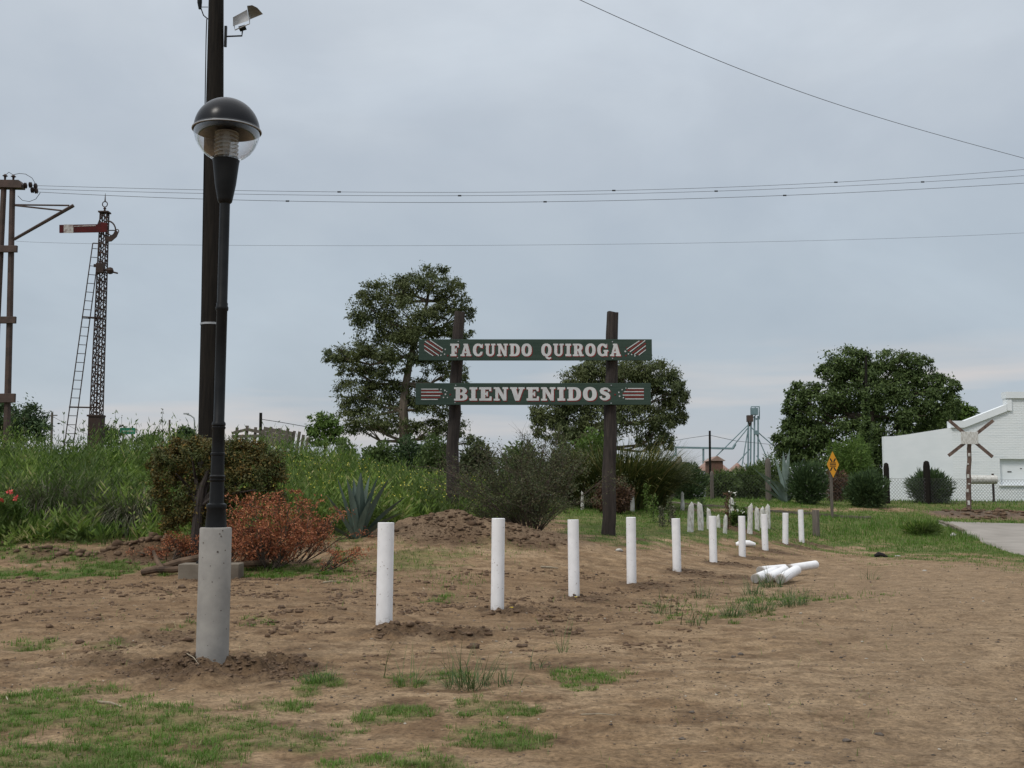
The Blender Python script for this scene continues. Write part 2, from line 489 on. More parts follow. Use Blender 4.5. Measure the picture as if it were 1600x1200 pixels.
def npmesh(name, V, Fc, material, parent=None, org=None, smooth=False, v=None, nper=None):
    """mesh from arrays; Fc is (n,k). v = value per face (stored on corners as 'v')"""
    V = np.asarray(V, np.float64)
    Fc = np.asarray(Fc, np.int32)
    if parent is not None:
        o_ = ORG[parent.name]
    else:
        o_ = Vector(org) if org is not None else Vector((0, 0, 0))
    me = bpy.data.meshes.new(name)
    n, k = Fc.shape
    me.vertices.add(len(V))
    me.vertices.foreach_set('co', (V - np.array(o_)).astype(np.float32).ravel())
    me.loops.add(n * k)
    me.loops.foreach_set('vertex_index', Fc.ravel())
    me.polygons.add(n)
    me.polygons.foreach_set('loop_start', np.arange(0, n * k, k, dtype=np.int32))
    me.polygons.foreach_set('loop_total', np.full(n, k, np.int32))
    if smooth:
        me.polygons.foreach_set('use_smooth', np.ones(n, bool))
    if v is not None:
        a = me.attributes.new('v', 'FLOAT', 'FACE')
        a.data.foreach_set('value', np.asarray(v, np.float32))
    me.update(calc_edges=True)
    me.materials.append(material)
    o = bpy.data.objects.new(name, me)
    COL.objects.link(o)
    ORG[o.name] = o_
    if parent is not None:
        o.parent = parent
    else:
        o.location = o_
    return o


class MB:
    def __init__(s):
        s.v = []; s.f = []

    def add(s, vs, fs):
        b = len(s.v)
        s.v += [tuple(x) for x in vs]
        s.f += [tuple(i + b for i in f) for f in fs]
        return s

    def box(s, c, size, rz=0, ry=0, rx=0):
        x, y, z = [q / 2 for q in size]
        R = Matrix.Rotation(rz, 3, 'Z') @ Matrix.Rotation(ry, 3, 'Y') @ Matrix.Rotation(rx, 3, 'X')
        vs = [Vector(c) + R @ Vector((i * x, j * y, k * z)) for i in (-1, 1) for j in (-1, 1) for k in (-1, 1)]
        return s.add(vs, [(0, 1, 3, 2), (4, 6, 7, 5), (0, 4, 5, 1), (2, 3, 7, 6), (0, 2, 6, 4), (1, 5, 7, 3)])

    def tube(s, pts, rad, n=10, cap=True):
        pts = [Vector(p) for p in pts]
        if not hasattr(rad, '__len__'): rad = [rad] * len(pts)
        vs = []; fs = []
        prev = None
        for i, p in enumerate(pts):
            d = (pts[min(i + 1, len(pts) - 1)] - pts[max(i - 1, 0)]).normalized()
            if prev is None:
                a = d.orthogonal().normalized()
            else:
                a = (prev - d * prev.dot(d))
                a = a.normalized() if a.length > 1e-6 else d.orthogonal().normalized()
            prev = a
            b = d.cross(a)
            for k in range(n):
                t = 2 * math.pi * k / n
                vs.append(p + (a * math.cos(t) + b * math.sin(t)) * rad[i])
        for i in range(len(pts) - 1):
            for k in range(n):
                k2 = (k + 1) % n
                fs.append((i * n + k, i * n + k2, (i + 1) * n + k2, (i + 1) * n + k))
        if cap:
            fs.append(tuple(reversed(range(n))))
            fs.append(tuple(range((len(pts) - 1) * n, len(pts) * n)))
        return s.add(vs, fs)

    def lathe(s, prof, c, n=24):
        vs = []; fs = []
        for (r, z) in prof:
            for k in range(n):
                t = 2 * math.pi * k / n
                vs.append((c[0] + r * math.cos(t), c[1] + r * math.sin(t), c[2] + z))
        for i in range(len(prof) - 1):
            for k in range(n):
                k2 = (k + 1) % n
                fs.append((i * n + k, i * n + k2, (i + 1) * n + k2, (i + 1) * n + k))
        if prof[0][0] > 1e-4: fs.append(tuple(reversed(range(n))))
        if prof[-1][0] > 1e-4: fs.append(tuple(range((len(prof) - 1) * n, len(prof) * n)))
        return s.add(vs, fs)

    def prism(s, poly, y0, y1):
        """poly in world x,z; extruded along y"""
        n = len(poly)
        vs = [(x, y0, z) for x, z in poly] + [(x, y1, z) for x, z in poly]
        fs = [tuple(range(n)), tuple(reversed(range(n, 2 * n)))] + [(i, i + n, (i + 1) % n + n, (i + 1) % n) for i in range(n)]
        return s.add(vs, fs)

    def build(s, name, material, parent=None, org=None, smooth=False, bevel=0):
        o_ = ORG[parent.name] if parent is not None else (Vector(org) if org is not None else Vector((0, 0, 0)))
        me = bpy.data.meshes.new(name)
        me.from_pydata([tuple(Vector(v) - o_) for v in s.v], [], s.f)
        if smooth:
            me.polygons.foreach_set('use_smooth', [len(p.vertices) == 4 for p in me.polygons])
        me.materials.append(material)
        me.update()
        if smooth: me.set_sharp_from_angle(angle=.62)
        o = bpy.data.objects.new(name, me)
        COL.objects.link(o)
        ORG[o.name] = o_
        if parent is not None: o.parent = parent
        else: o.location = o_
        if bevel:
            m = o.modifiers.new('edge', 'BEVEL'); m.width = bevel; m.segments = 2; m.limit_method = 'ANGLE'
        return o


# leaves: diamonds along axis D with width direction Wd
def unit(a):
    return a / np.maximum(np.linalg.norm(a, axis=-1, keepdims=True), 1e-9)


def diamonds(pos, D, Ln, Wn, nrm=None):
    D = unit(D)
    if nrm is None:
        nrm = unit(rng.normal(size=D.shape))
    S = unit(np.cross(D, nrm))
    Ln = np.broadcast_to(np.asarray(Ln, float).reshape(-1, 1), (len(D), 1)); Wn = np.broadcast_to(np.asarray(Wn, float).reshape(-1, 1), (len(D), 1))
    mid = pos + D * Ln * .45
    V = np.stack([pos, mid + S * Wn / 2, pos + D * Ln, mid - S * Wn / 2], 1).reshape(-1, 3)
    Fc = np.arange(len(V)).reshape(-1, 4)
    return V, Fc


def ribbons(base, az, h, bend, width, nseg=3, lean0=.1):
    """grass blades: curved tapering strips"""
    n = len(base)
    az = np.asarray(az); h = np.broadcast_to(h, n); bend = np.broadcast_to(bend, n); width = np.broadcast_to(width, n)
    dirh = np.stack([np.cos(az), np.sin(az), np.zeros(n)], 1)
    side = np.stack([-np.sin(az), np.cos(az), np.zeros(n)], 1)
    rows = []
    p = base.copy()
    ang = np.broadcast_to(lean0, n).astype(float).copy()
    for i in range(nseg + 1):
        w = width * (1 - i / nseg) ** .7
        rows.append(p - side * (w / 2)[:, None])
        rows.append(p + side * (w / 2)[:, None])
        step = (h / nseg)[:, None]
        p = p + step * (dirh * np.sin(ang)[:, None] + np.array([0, 0, 1.0]) * np.cos(ang)[:, None])
        ang = ang + bend / nseg
    V = np.stack(rows, 1)
    k = 2 * (nseg + 1)
    idx = np.arange(n)[:, None, None] * k
    q = np.array([[2 * i, 2 * i + 1, 2 * i + 3, 2 * i + 2] for i in range(nseg)])[None]
    return V.reshape(-1, 3), (idx + q).reshape(-1, 4)


def sample_region(n, pxr, dr, dens):
    """n candidate points between two columns and depths (uniform on the ground), thinned by dens(x,y) in 0..1"""
    y = np.sqrt(rng.uniform(dr[0] ** 2, dr[1] ** 2, n))
    px = rng.uniform(pxr[0], pxr[1], n)
    x = (px - 800) / F * y
    keep = rng.random(n) < dens(x, y)
    return x[keep], y[keep]


def merge(parts):
    V = []; Fc = []; b = 0; vv = []
    for (v, f, a) in parts:
        V.append(v); Fc.append(f + b); b += len(v); vv.append(a)
    return np.concatenate(V), np.concatenate(Fc), np.concatenate(vv)


# ------------------------------------------------------------------ ground sheet
ang_dense = np.linspace(-.50, .50, 520)
ang = np.concatenate([np.linspace(-math.pi, -.52, 40), ang_dense, np.linspace(.52, math.pi, 40)])
rad = np.concatenate([[.02, .5, 1.2, 2.0, 2.8], np.exp(np.linspace(math.log(3.6), math.log(62), 470)), np.exp(np.linspace(math.log(66), math.log(5000), 30))])
A2, R2 = np.meshgrid(ang, rad)
X = R2 * np.sin(A2); Y = R2 * np.cos(A2)
Z = hz(X, Y)
Z = np.where(Y < 3.4, Z * 0 + hz(X, Y) * 1.0, Z)
V = np.stack([X, Y, Z], -1).reshape(-1, 3)
na, nr = len(ang), len(rad)
i0 = (np.arange(nr - 1)[:, None] * na + np.arange(na - 1)[None]).ravel()
Fc = np.stack([i0, i0 + 1, i0 + na + 1, i0 + na], 1)[:, ::-1]
ground = npmesh('ground', V, Fc, bpy.data.materials.new('soil'), smooth=True)
setp(ground, kind='structure')
xs, ys = V[:, 0], V[:, 1]
cv = cover(xs, ys)
dg = dug(xs, ys)
spx, spy = proj(xs, ys, V[:, 2])
n_a = fbm(xs * .8, ys * .8, 4, 61); n_b = fbm(xs * 3.5, ys * 6, 4, 65); n_c = fbm(xs * 11, ys * 16, 3, 71)
sand = np.array([.236, .160, .092]); pale = np.array([.318, .228, .140]); moist = np.array([.160, .101, .056]); dark = np.array([.096, .062, .037])
green = np.array([.060, .105, .020]); olive = np.array([.115, .125, .04])
col = sand + (pale - sand) * sstep(.5, .72, n_a)[:, None] * .8
n_d = fbm(xs * 1.6, ys * 2.4, 5, 67)
col = col + (moist - col) * (sstep(.52, .34, n_b) * .75)[:, None]
col = col + (dark - col) * (sstep(.60, .74, n_d) * .45 * sstep(1500, 900, spx))[:, None]
col = col + (pale - col) * (sstep(.56, .70, fbm(xs * 2.2, ys * 5.0, 4, 69)) * .6)[:, None]
col = col * (1 - .25 * sstep(.55, .8, n_c))[:, None]
# greyer, grittier carriageway on the right
rt = sstep(1000, 1500, spx) * sstep(860, 900, spy)
col = col + (np.array([.236, .168, .104]) - col) * (rt * .7)[:, None]
for (x0_, k_, w_) in [(2.0, .42, .16), (3.45, .42, .18), (1.2, .62, .14), (4.6, .30, .2)]:
    cxr = x0_ + k_ * (ys - 5) + .012 * (ys - 5) ** 2
    tr = np.exp(-((xs - cxr) / w_) ** 2) * sstep(3.5, 5, ys) * sstep(26, 20, ys) * (.35 + .65 * fbm(xs * 1.5, ys * .8, 3, 211)) * sstep(.35, .5, fbm(xs * 3, ys * 1.2, 3, 213))
    tread = .5 + .5 * np.sin(ys * 42 + np.sin(xs * 9) * 1.2)
    col = col + (np.array([.335, .245, .155]) - col) * (tr * (.35 + .3 * tread * (ys < 14)))[:, None]
zone = sstep(1030, 930, spy) * sstep(880, 900, spy) * sstep(1150, 900, spx) * .55
col = col + (moist - col) * zone[:, None]
col = col + (dark - col) * np.clip(sstep(.15, .6, dg + (n_b - .5) * .5), 0, 1)[:, None] * .85
mound = np.zeros(len(xs))
for (cx, cy, rx, ry, h) in SPOTS[:3]:
    mound = np.maximum(mound, np.exp(-(((xs - cx) / rx) ** 2 + ((ys - cy) / ry) ** 2)))
col = col + (np.array([.165, .115, .074]) - col) * sstep(.2, .5, mound)[:, None] * .8
bnk = np.exp(-((ys - 44.2) / 1.3) ** 2) * sstep(16.0, 17.8, xs)
col = col + (np.array([.115, .085, .062]) - col) * np.clip(bnk * 1.3, 0, 1)[:, None]
gcol = green + (olive - green) * sstep(.4, .6, n_b)[:, None]
col = col + (gcol - col) * (sstep(.25, .9, cv) * np.where(ys < 17, .45, .85))[:, None]
far = sstep(60, 120, np.hypot(xs, ys))
col = col + (np.array([.06, .085, .03]) - col) * far[:, None]
ca = ground.data.color_attributes.new('soil_colour', 'FLOAT_COLOR', 'POINT')
ca.data.foreach_set('color', np.concatenate([col, np.ones((len(col), 1))], 1).astype(np.float32).ravel())
gmt = ground.data.materials[0]
gmt.use_nodes = True
t = gmt.node_tree
b = t.nodes['Principled BSDF']
b.inputs['Roughness'].default_value = .95
b.inputs['Specular IOR Level'].default_value = .15
a = N(t, 'ShaderNodeAttribute', attribute_name='soil_colour')
c = N(t, 'ShaderNodeTexCoord')
nf = N(t, 'ShaderNodeTexNoise', inp={'Scale': 30, 'Detail': 6, 'Roughness': .75})
t.links.new(c.outputs['Object'], nf.inputs['Vector'])
rf = ramp(t, [(.30, .42), (.5, 1.0), (.68, 1.42)])
t.links.new(nf.outputs['Fac'], rf.inputs['Fac'])
nf2 = N(t, 'ShaderNodeTexNoise', inp={'Scale': 5, 'Detail': 8, 'Roughness': .7})
t.links.new(c.outputs['Object'], nf2.inputs['Vector'])
rf2 = ramp(t, [(.33, (.62, .59, .56)), (.5, (1, 1, 1)), (.66, (1.22, 1.22, 1.2))])
t.links.new(nf2.outputs['Fac'], rf2.inputs['Fac'])
vo = N(t, 'ShaderNodeTexVoronoi', inp={'Scale': 38})
t.links.new(c.outputs['Object'], vo.inputs['Vector'])
rv = ramp(t, [(.07, (.55, .5, .5)), (.13, (1, 1, 1))])
t.links.new(vo.outputs['Distance'], rv.inputs['Fac'])
vs_ = N(t, 'ShaderNodeTexNoise', inp={'Scale': 9})
t.links.new(c.outputs['Object'], vs_.inputs['Vector'])
rs = ramp(t, [(.5, 0), (.6, 1)])
t.links.new(vs_.outputs['Fac'], rs.inputs['Fac'])
m1 = N(t, 'ShaderNodeMix', data_type='RGBA', blend_type='MULTIPLY', inp={0: 1.0})
t.links.new(a.outputs['Color'], m1.inputs[6]); t.links.new(rf.outputs[0], m1.inputs[7])
m2 = N(t, 'ShaderNodeMix', data_type='RGBA', blend_type='MULTIPLY', inp={0: 1.0})
t.links.new(m1.outputs[2], m2.inputs[6]); t.links.new(rf2.outputs[0], m2.inputs[7])
m3 = N(t, 'ShaderNodeMix', data_type='RGBA', blend_type='MULTIPLY')
t.links.new(rs.outputs[0], m3.inputs[0])
t.links.new(m2.outputs[2], m3.inputs[6]); t.links.new(rv.outputs[0], m3.inputs[7])
t.links.new(m3.outputs[2], b.inputs['Base Color'])
bp = N(t, 'ShaderNodeBump', inp={'Strength': 1.0, 'Distance': .02})
t.links.new(nf.outputs['Fac'], bp.inputs['Height'])
t.links.new(bp.outputs[0], b.inputs['Normal'])

# ------------------------------------------------------------------ road, kerbs
near_px = [(1466, 819), (1490, 827), (1520, 839), (1545, 852), (1600, 869), (1760, 892), (2000, 902)]
far_px = [(1470, 817), (1500, 817), (1530, 817.5), (1560, 818), (1620, 819), (1800, 822), (2050, 824)]
Vr = []
nn_, mm_ = 48, 14
def lerp_list(lst, t):
    k = t * (len(lst) - 1); i = min(int(k), len(lst) - 2); f = k - i
    return lst[i][0] * (1 - f) + lst[i + 1][0] * f, lst[i][1] * (1 - f) + lst[i + 1][1] * f
NW = [G(*p) for p in near_px]; FW = [G(*p) for p in far_px]
for i in range(nn_):
    t_ = i / (nn_ - 1)
    a0 = lerp_list([(p.x, p.y) for p in NW], t_); b0 = lerp_list([(p.x, p.y) for p in FW], t_)
    for j in range(mm_):
        f = min(max((j - .7) / (mm_ - 2.4), 0), 1) if 0 < j < mm_ - 1 else (0 if j == 0 else 1)
        x = a0[0] * (1 - f) + b0[0] * f; y = a0[1] * (1 - f) + b0[1] * f
        Vr.append((x, y, float(hz(x, y, False)) + (.05 if 0 < j < mm_ - 1 else -.05)))
Vr = np.array(Vr)
i0 = (np.arange(nn_ - 1)[:, None] * mm_ + np.arange(mm_ - 1)[None]).ravel()
road = npmesh('road', Vr, np.stack([i0, i0 + mm_, i0 + mm_ + 1, i0 + 1], 1), M['roadmat'], smooth=True)
setp(road, kind='structure')


def drape_bar(name, pxs, w, h, material, seg=60, lift=-.05):
    pts = [G(*p) for p in pxs]
    lst = [(p.x, p.y) for p in pts]
    mb = MB()
    rows = []
    for i in range(seg + 1):
        x, y = lerp_list(lst, i / seg); x2, y2 = lerp_list(lst, min(1, (i + .5) / seg)); x1, y1 = lerp_list(lst, max(0, (i - .5) / seg))
        d = Vector((x2 - x1, y2 - y1, 0)).normalized(); s_ = Vector((-d.y, d.x, 0)) * w / 2
        z = gz(x, y)
        z += .012 * math.sin(i * 1.7)
        c_ = Vector((x, y, z))
        rows.append([c_ - s_ + Vector((0, 0, lift)), c_ - s_ + Vector((0, 0, h)), c_ + s_ + Vector((0, 0, h)), c_ + s_ + Vector((0, 0, lift))])
    vs = [v for r in rows for v in r]
    fs = [(4 * i + k, 4 * i + (k + 1) % 4, 4 * i + 4 + (k + 1) % 4, 4 * i + 4 + k) for i in range(seg) for k in range(4)]
    fs += [(3, 2, 1, 0), (4 * seg, 4 * seg + 1, 4 * seg + 2, 4 * seg + 3)]
    mb.add(vs, fs)
    o = mb.build(name, material)
    return setp(o, kind='structure')


drape_bar('kerb', [(930, 778), (1000, 784), (1090, 792), (1180, 798), (1260, 804), (1360, 811)], .14, .09, M['kerbmat'])
drape_bar('road_kerb', [(1468, 818), (1482, 823), (1496, 829), (1504, 833)], .16, .12, M['kerbmat'], 20)

# ------------------------------------------------------------------ white bollards
ORD = ['first white bollard from the lamp post, tallest in view, with churned soil at its foot',
       'second white bollard from the lamp post, standing before the soil mound',
       'third white bollard from the lamp post, with soil smudges at its foot',
       'fourth white bollard from the lamp post, beyond the thick wooden sign post',
       'fifth white bollard from the lamp post, with one dark spot near its top',
       'sixth white bollard from the lamp post, in front of small old stakes',
       'seventh white bollard from the lamp post, in front of a white block',
       'eighth white bollard from the lamp post, behind the pile of white posts',
       'ninth white bollard from the lamp post, leaning slightly, third from the grey end post',
       'last white bollard of the row, next to the unpainted grey end post']


def bollard_mesh(seed, h, r=.083):
    rr = random.Random(seed)
    mb = MB()
    n = 28
    prof = [(r * 1.01, -.25), (r * 1.0, 0), (r, h * .33), (r * .995, h * .66), (r, h - .005), (r, h - .0045), (r - .005, h), (r - .0055, h)]
    mb.lathe(prof, (0, 0, 0), n)
    return mb


for i, ((px, t0, b0), d) in enumerate(zip(BOLL, BD)):
    pt, pb = P(px, t0, d), P(px, b0, d)
    h = pt.z - pb.z + .03
    mb = bollard_mesh(i, h, .081 if i else .083)
    zc = pb.z - .02
    o = mb.build('bollard', M['bollard_paint'], org=(0, 0, 0), smooth=True)
    o.location = (pb.x, d, zc)
    o.rotation_euler = (math.radians(random.uniform(-.8, .8)), math.radians([.9, .5, .6, .0, .3, .2, .3, .8, 1.8, .5][i]), random.uniform(0, 6))
    setp(o, ORD[i], 'bollard', 'white bollards in a row along the dirt track')
d = 35.5
pt, pb = P(1276, 797, d), P(1276, 856, d)
mb = MB(); mb.lathe([(.115, -.3), (.115, 0), (.112, 1.2), (.10, 1.225)], (0, 0, 0), 24)
o = mb.build('bollard', M['grey_wood'], smooth=True)
o.location = (pb.x, d, pb.z - .01)
setp(o, 'unpainted grey post ending the row of white bollards', 'bollard')

# posts lying in a heap
GP = 'white posts lying in a heap on the dirt'
def lying2(px, py, lift2, L_, azd, r, label, lift=0):
    g = G(px, py); az = math.radians(azd)
    x2, y2 = g.x + L_ * math.sin(az), g.y + L_ * math.cos(az)
    a_ = Vector((g.x, g.y, gz(g.x, g.y) + r + lift)); b_ = Vector((x2, y2, gz(x2, y2) + r + lift2))
    dd = b_ - a_
    mb = MB(); L_ = dd.length
    mb.lathe([(r - .012, 0), (r, .010), (r, L_ / 2), (r, L_ - .01), (r - .012, L_)], (0, 0, 0), 24)
    o = mb.build('white_post', M['bollard_paint'], smooth=True)
    o.location = a_
    o.rotation_euler = dd.to_track_quat('Z', 'Y').to_euler()
    ORG[o.name] = Vector((0, 0, 0)); mb = MB(); mb.lathe([(r * .86, -.004), (r * .86, .002)], (0, 0, 0), 20); mb.lathe([(r * .86, L_ - .002), (r * .86, L_ + .004)], (0, 0, 0), 20); e_ = mb.build('bare_ends', M['concrete'], o); setp(e_, kind='stuff')
    return setp(o, label, 'post', GP)
lying2(1180, 913, .08, 1.05, 32, .083, 'lying white post whose dark end sits lowest in the grass at the heap')
lying2(1199, 912, .10, 1.05, 31, .080, 'lying white post in the middle of the heap, lying between two others')
lying2(1219, 914, .11, 1.12, 29, .088, 'thickest lying white post nearest the dirt track in the heap')
lying2(1187, 899, .03, 1.0, 42, .080, 'lying white post at the back of the heap, end towards the bollards')
lying2(1232, 900, .12, 1.0, 46, .080, 'lying white post sticking out farthest towards the road from the heap', .05)

# old tapering white stakes
def stake(px, py_t, py_b, d, w, label, lean=0, mt='old_white', grp='old white wooden stakes round the flower bed'):
    pb = P(px, py_b, d); h = (py_b - py_t) / F * d
    g = gz(pb.x, d)
    base = Vector((pb.x, d, g))
    mb = MB()
    r = w / F * d / 2 * .84
    prof = [(r * 1.0, -.2), (r * 1.02, h * .3), (r * .95, h * .7), (r * .8, h * .88)]
    vs = []; fs = []
    n = 8
    rr = random.Random(px)
    for (q, z) in prof:
        for k in range(n):
            a = 2 * math.pi * k / n
            vs.append((q * math.cos(a) * (1 + .16 * rr.uniform(-1, 1)), q * .7 * math.sin(a), z + (.25 * r * math.cos(a) if z > h * .8 else 0)))
    for i in range(3):
        for k in range(n):
            k2 = (k + 1) % n
            fs.append((i * n + k, i * n + k2, i * n + n + k2, i * n + n + k))
    vs.append((r * rr.uniform(-.7, .6), 0, h * 1.02)); 
    for k in range(n): fs.append((3 * n + k, 3 * n + (k + 1) % n, 4 * n))
    mb.add(vs, fs)
    o = mb.build('wooden_stake', M[mt])
    o.location = (base.x, d, P(px, py_b, d).z)
    if abs(P(px, py_b, d).z - g) > .12: o.location.z = g
    o.rotation_euler = (0, math.radians(lean), 0)
    return setp(o, label, 'stake', grp)


stake(1079, 785, 828, 29.5, 12, 'old white stake with split top standing ahead of the flower bed', 2)
stake(1095, 785, 828, 30, 11, 'old white stake with knots, pointed top, beside the split one', -2)
stake(1109, 794, 828, 30.5, 9, 'old white stake just left of the sixth bollard', -3)
stake(1123, 804, 829, 31, 7, 'thin old white stake just behind the sixth bollard', -2)
stake(1133, 804, 831, 30, 8, 'shortest old white stake, right of the sixth bollard', 3)
stake(1172, 787, 828, 31, 10, 'old white stake with rusty streaks and a dark foot', 2)
stake(1183, 781, 817, 33, 9, 'old white stake between the rusty streaked one and the clustered pair', 0)
stake(1191, 778, 812, 34, 9, 'old white stake half hidden in the cluster behind the eighth bollard', 0)
stake(1199, 773, 810, 34.5, 10, 'tallest old white stake with a blunt tip, behind the eighth bollard', 1)
stake(1143, 766, 793, 36, 9, 'old white stake standing behind the white flowers', 0)
stake(988, 757, 785, 35, 8, 'white stake beside the reddish clipped bush', 1, 'old_white', 'far white stakes along the kerb')
stake(1066, 761, 790, 36, 7, 'slim white stake alone on the grass by the kerb', 1, 'old_white', 'far white stakes along the kerb')
stake(910, 750, 778, 35, 6, 'slim white stake half hidden between shrub and sign post', 0, 'old_white', 'far white stakes along the kerb')
stake(1360, 713, 745, 52, 6, 'white stake behind the round bush beside the white building', 0, 'white_paint', 'far white stakes along the kerb')

# white block behind bollard seven
mb = MB(); g = GX(1160, 28.2, .05)
mb.tube([g + Vector((-.22, 0, .0)), g + Vector((-.1, 0, .03)), g + Vector((.12, 0, .03)), g + Vector((.27, 0, 0))], [.05, .085, .08, .045], 10)
o = mb.build('white_block', M['white_paint'], org=g, smooth=True)
setp(o, 'rounded white block lying on the grass behind the seventh bollard', 'block')

# ------------------------------------------------------------------ street lamp on concrete base
d = 8.85
base = P(331.5, 1033, d)
S = d / F
lamp = thing('street_lamp', (base.x, d, base.z), 'black globe street lamp standing on a grey concrete cylinder', 'street lamp')
r = 24.5 * S
h = P(331.5, 824, d).z - base.z
mb = MB(); mb.lathe([(r * 1.02, -.3), (r * 1.0, 0), (r, h * .5), (r * .985, h - .012), (r * .95, h - .002), (r * .9, h)], base, 40)
co = mb.build('concrete_base', M['concrete'], lamp, smooth=True)
# air holes in the cast concrete
cxw = P(331.5, 824, d).x
mbh = MB()
for (px, py, q) in [(346, 838, .007), (344, 834, .006), (348, 829, .006), (318, 848, .006), (349, 880, .006), (341, 862, .009), (351, 860, .006), (330, 884, .005),
                    (333, 909, .006), (317, 871, .004), (345, 954, .006), (351, 984, .006), (326, 1008, .004), (338, 930, .003), (322, 960, .003), (343, 903, .004), (335, 970, .003), (319, 905, .003), (341, 998, .003)]:
    p = P(px, py, d - .1)
    x = p.x; dx = x - base.x
    if abs(dx) > r * .97: continue
    y = base.y - math.sqrt(r * r - dx * dx)
    nrm = Vector((dx, y - base.y, 0)).normalized()
    c_ = Vector((x, y, p.z)) + nrm * .001
    mbh.tube([c_ - nrm * .004, c_], [q, q * .8], 7)
ho = mbh.build('air_holes', M['stone'], co); setp(ho, kind='stuff')
lx = P(337, 822, d).x
lz = lambda py: P(345, py, d).z
c0 = Vector((lx, d + .01, 0))
zt = base.z + h
mb = MB()
sh = [(16.5, zt - .005), (16.2, lz(818)), (14.5, lz(797)), (15.2, lz(795)), (15.8, lz(792)), (15.2, lz(788)), (11.5, lz(786)), (11.2, lz(784)), (10.6, lz(753)),
      (12, lz(751)), (12, lz(749)), (10.8, lz(748)), (12, lz(746)), (12, lz(744)), (10.4, lz(742)), (10.0, lz(712)), (11, lz(711)), (11, lz(708)), (9.8, lz(707)), (9.4, lz(671)),
      (10.6, lz(669)), (10.6, lz(667)), (9.3, lz(666)), (10.6, lz(664)), (10.4, lz(661)), (8.4, lz(658)), (8.4, lz(486)), (9.8, lz(484)), (10, lz(480)), (8.8, lz(478)), (9.0, lz(474)), (8.1, lz(472)), (8.0, lz(312))]
mb.lathe([(q * S, z) for q, z in sh], c0, 28)
pole = mb.build('pole', M['black_metal'], lamp, smooth=True)
mb = MB()
mb.lathe([(8 * S, lz(318)), (11 * S, lz(315)), (12 * S, lz(311)), (16.5 * S, lz(288)), (20.5 * S, lz(254)), (21.5 * S, lz(250)), (15 * S, lz(249))], c0, 28)
mb.build('neck', M['black_metal'], lamp, smooth=True)
gc = Vector((lx, c0.y, lz(203) + 0.0)); R = 52 * S
mb = MB()
prof = [(R * math.cos(a), R * math.sin(a)) for a in np.linspace(math.radians(4), math.pi / 2, 14)]
prof = [(R * 1.03, -.008), (R * 1.035, .004), (R * 1.02, .014)] + prof
prof[-1] = (0.0005, R)
mb.lathe(prof, gc, 48)
mb.build('dome', M['enamel'], lamp, smooth=True)
mb = MB(); mb.lathe([(R * 1.03, -.009), (R * 1.055, -.006), (R * 1.055, .001), (R * 1.036, .004)], gc, 48); mb.f = [f for f in mb.f if len(f) == 4]; mb.build('rim', M['galv'], lamp, smooth=True)
mb = MB()
mb.lathe([(R * .97, -.004), (R * .5, .02), (R * .2, .03), (.001, .03)], gc, 40)
mb.build('reflector', M['reflector'], lamp, smooth=True)
mb = MB()
prof = [(R * math.cos(a), R * math.sin(a)) for a in np.linspace(math.radians(-64), 0, 14)]
mb.lathe(prof, gc, 48)
mb.v = mb.v; mb.f = [f for f in mb.f if len(f) == 4]
mb.build('globe', M['glass'], lamp, smooth=True)
mb = MB()
rr_ = 17 * S
pr = []
zb = -R * .88
nl = 7
for i in range(nl):
    z = zb + (R * .88) * i / nl
    pr += [(rr_ * .80, z), (rr_ * 1.12, z + .004), (rr_ * 1.12, z + .010), (rr_ * .80, z + .022)]
mb.lathe(pr, gc, 28)
lou = bpy.data.materials.new('ribbed_lamp_glass'); lou.use_nodes = True
t = lou.node_tree; b_ = t.nodes['Principled BSDF']; b_.inputs['Base Color'].default_value = (.55, .54, .50, 1); b_.inputs['Roughness'].default_value = .15
tr_ = N(t, 'ShaderNodeBsdfTransparent', inp={0: (.85, .85, .84, 1)}); mi_ = N(t, 'ShaderNodeMixShader', inp={0: .62})
t.links.new(b_.outputs[0], mi_.inputs[1]); t.links.new(tr_.outputs[0], mi_.inputs[2]); t.links.new(mi_.outputs[0], t.nodes['Material Output'].inputs[0])
mb.build('louvre', lou, lamp, smooth=False)
mb = MB(); mb.lathe([(.018, -R * .85), (.03, -R * .6), (.034, -R * .3), (.02, -R * .05)], gc, 16)
mb.build('bulb', M['letter_white'], lamp, smooth=True)

# ------------------------------------------------------------------ tarred utility pole and floodlight behind it
d = 22
pb_ = P(327, 740, d); g = gz(pb_.x, d)
pol = thing('utility_pole', (pb_.x, d, g), 'tall tarred wooden pole rising behind the globe lamp', 'pole')
top = P(338, -140, d)
pts = [Vector((pb_.x, d, g - .3)), P(329, 690, d), P(331.5, 480, d), P(334.5, 250, d), P(337, 60, d), P(338.5, -60, d), top]
mb = MB(); mb.tube(pts, [.262, .242, .22, .192, .164, .147, .135], 20)
shaft = mb.build('shaft', M['creosote'], pol, smooth=True)
mb = MB(); c_ = P(331, 507, d)
mb.tube([c_ - Vector((0, 0, .02)), c_ + Vector((0, 0, .02))], .232, 20)
mb.build('metal_band', M['galv'], pol, smooth=True)
mb = MB()
mb.tube([P(310, 690, d - .1), P(315, 480, d - .1), P(319, 250, d - .1), P(322, 60, d - .1), P(323, 30, d - .1)], .012, 6)
mb.build('cable', M['black_metal'], pol)
mb = MB()
mb.tube([P(325, 30, d - .05), P(318, 24, d - .1), P(313, 10, d - .1), P(312, 2, d - .1)], .012, 6)
mb.tube([P(325, 11, d - .05), P(313, 11, d - .1)], .008, 6)
mb.tube([P(312.5, 14, d - .1), P(312, 4, d - .1), P(312, -1, d - .1)], [.03, .05, .05], 10)
o = mb.build('photocell', M['black_metal'], org=P(325, 30, d)); setp(o, 'small photocell on a curved arm at the tarred pole top', 'photocell')
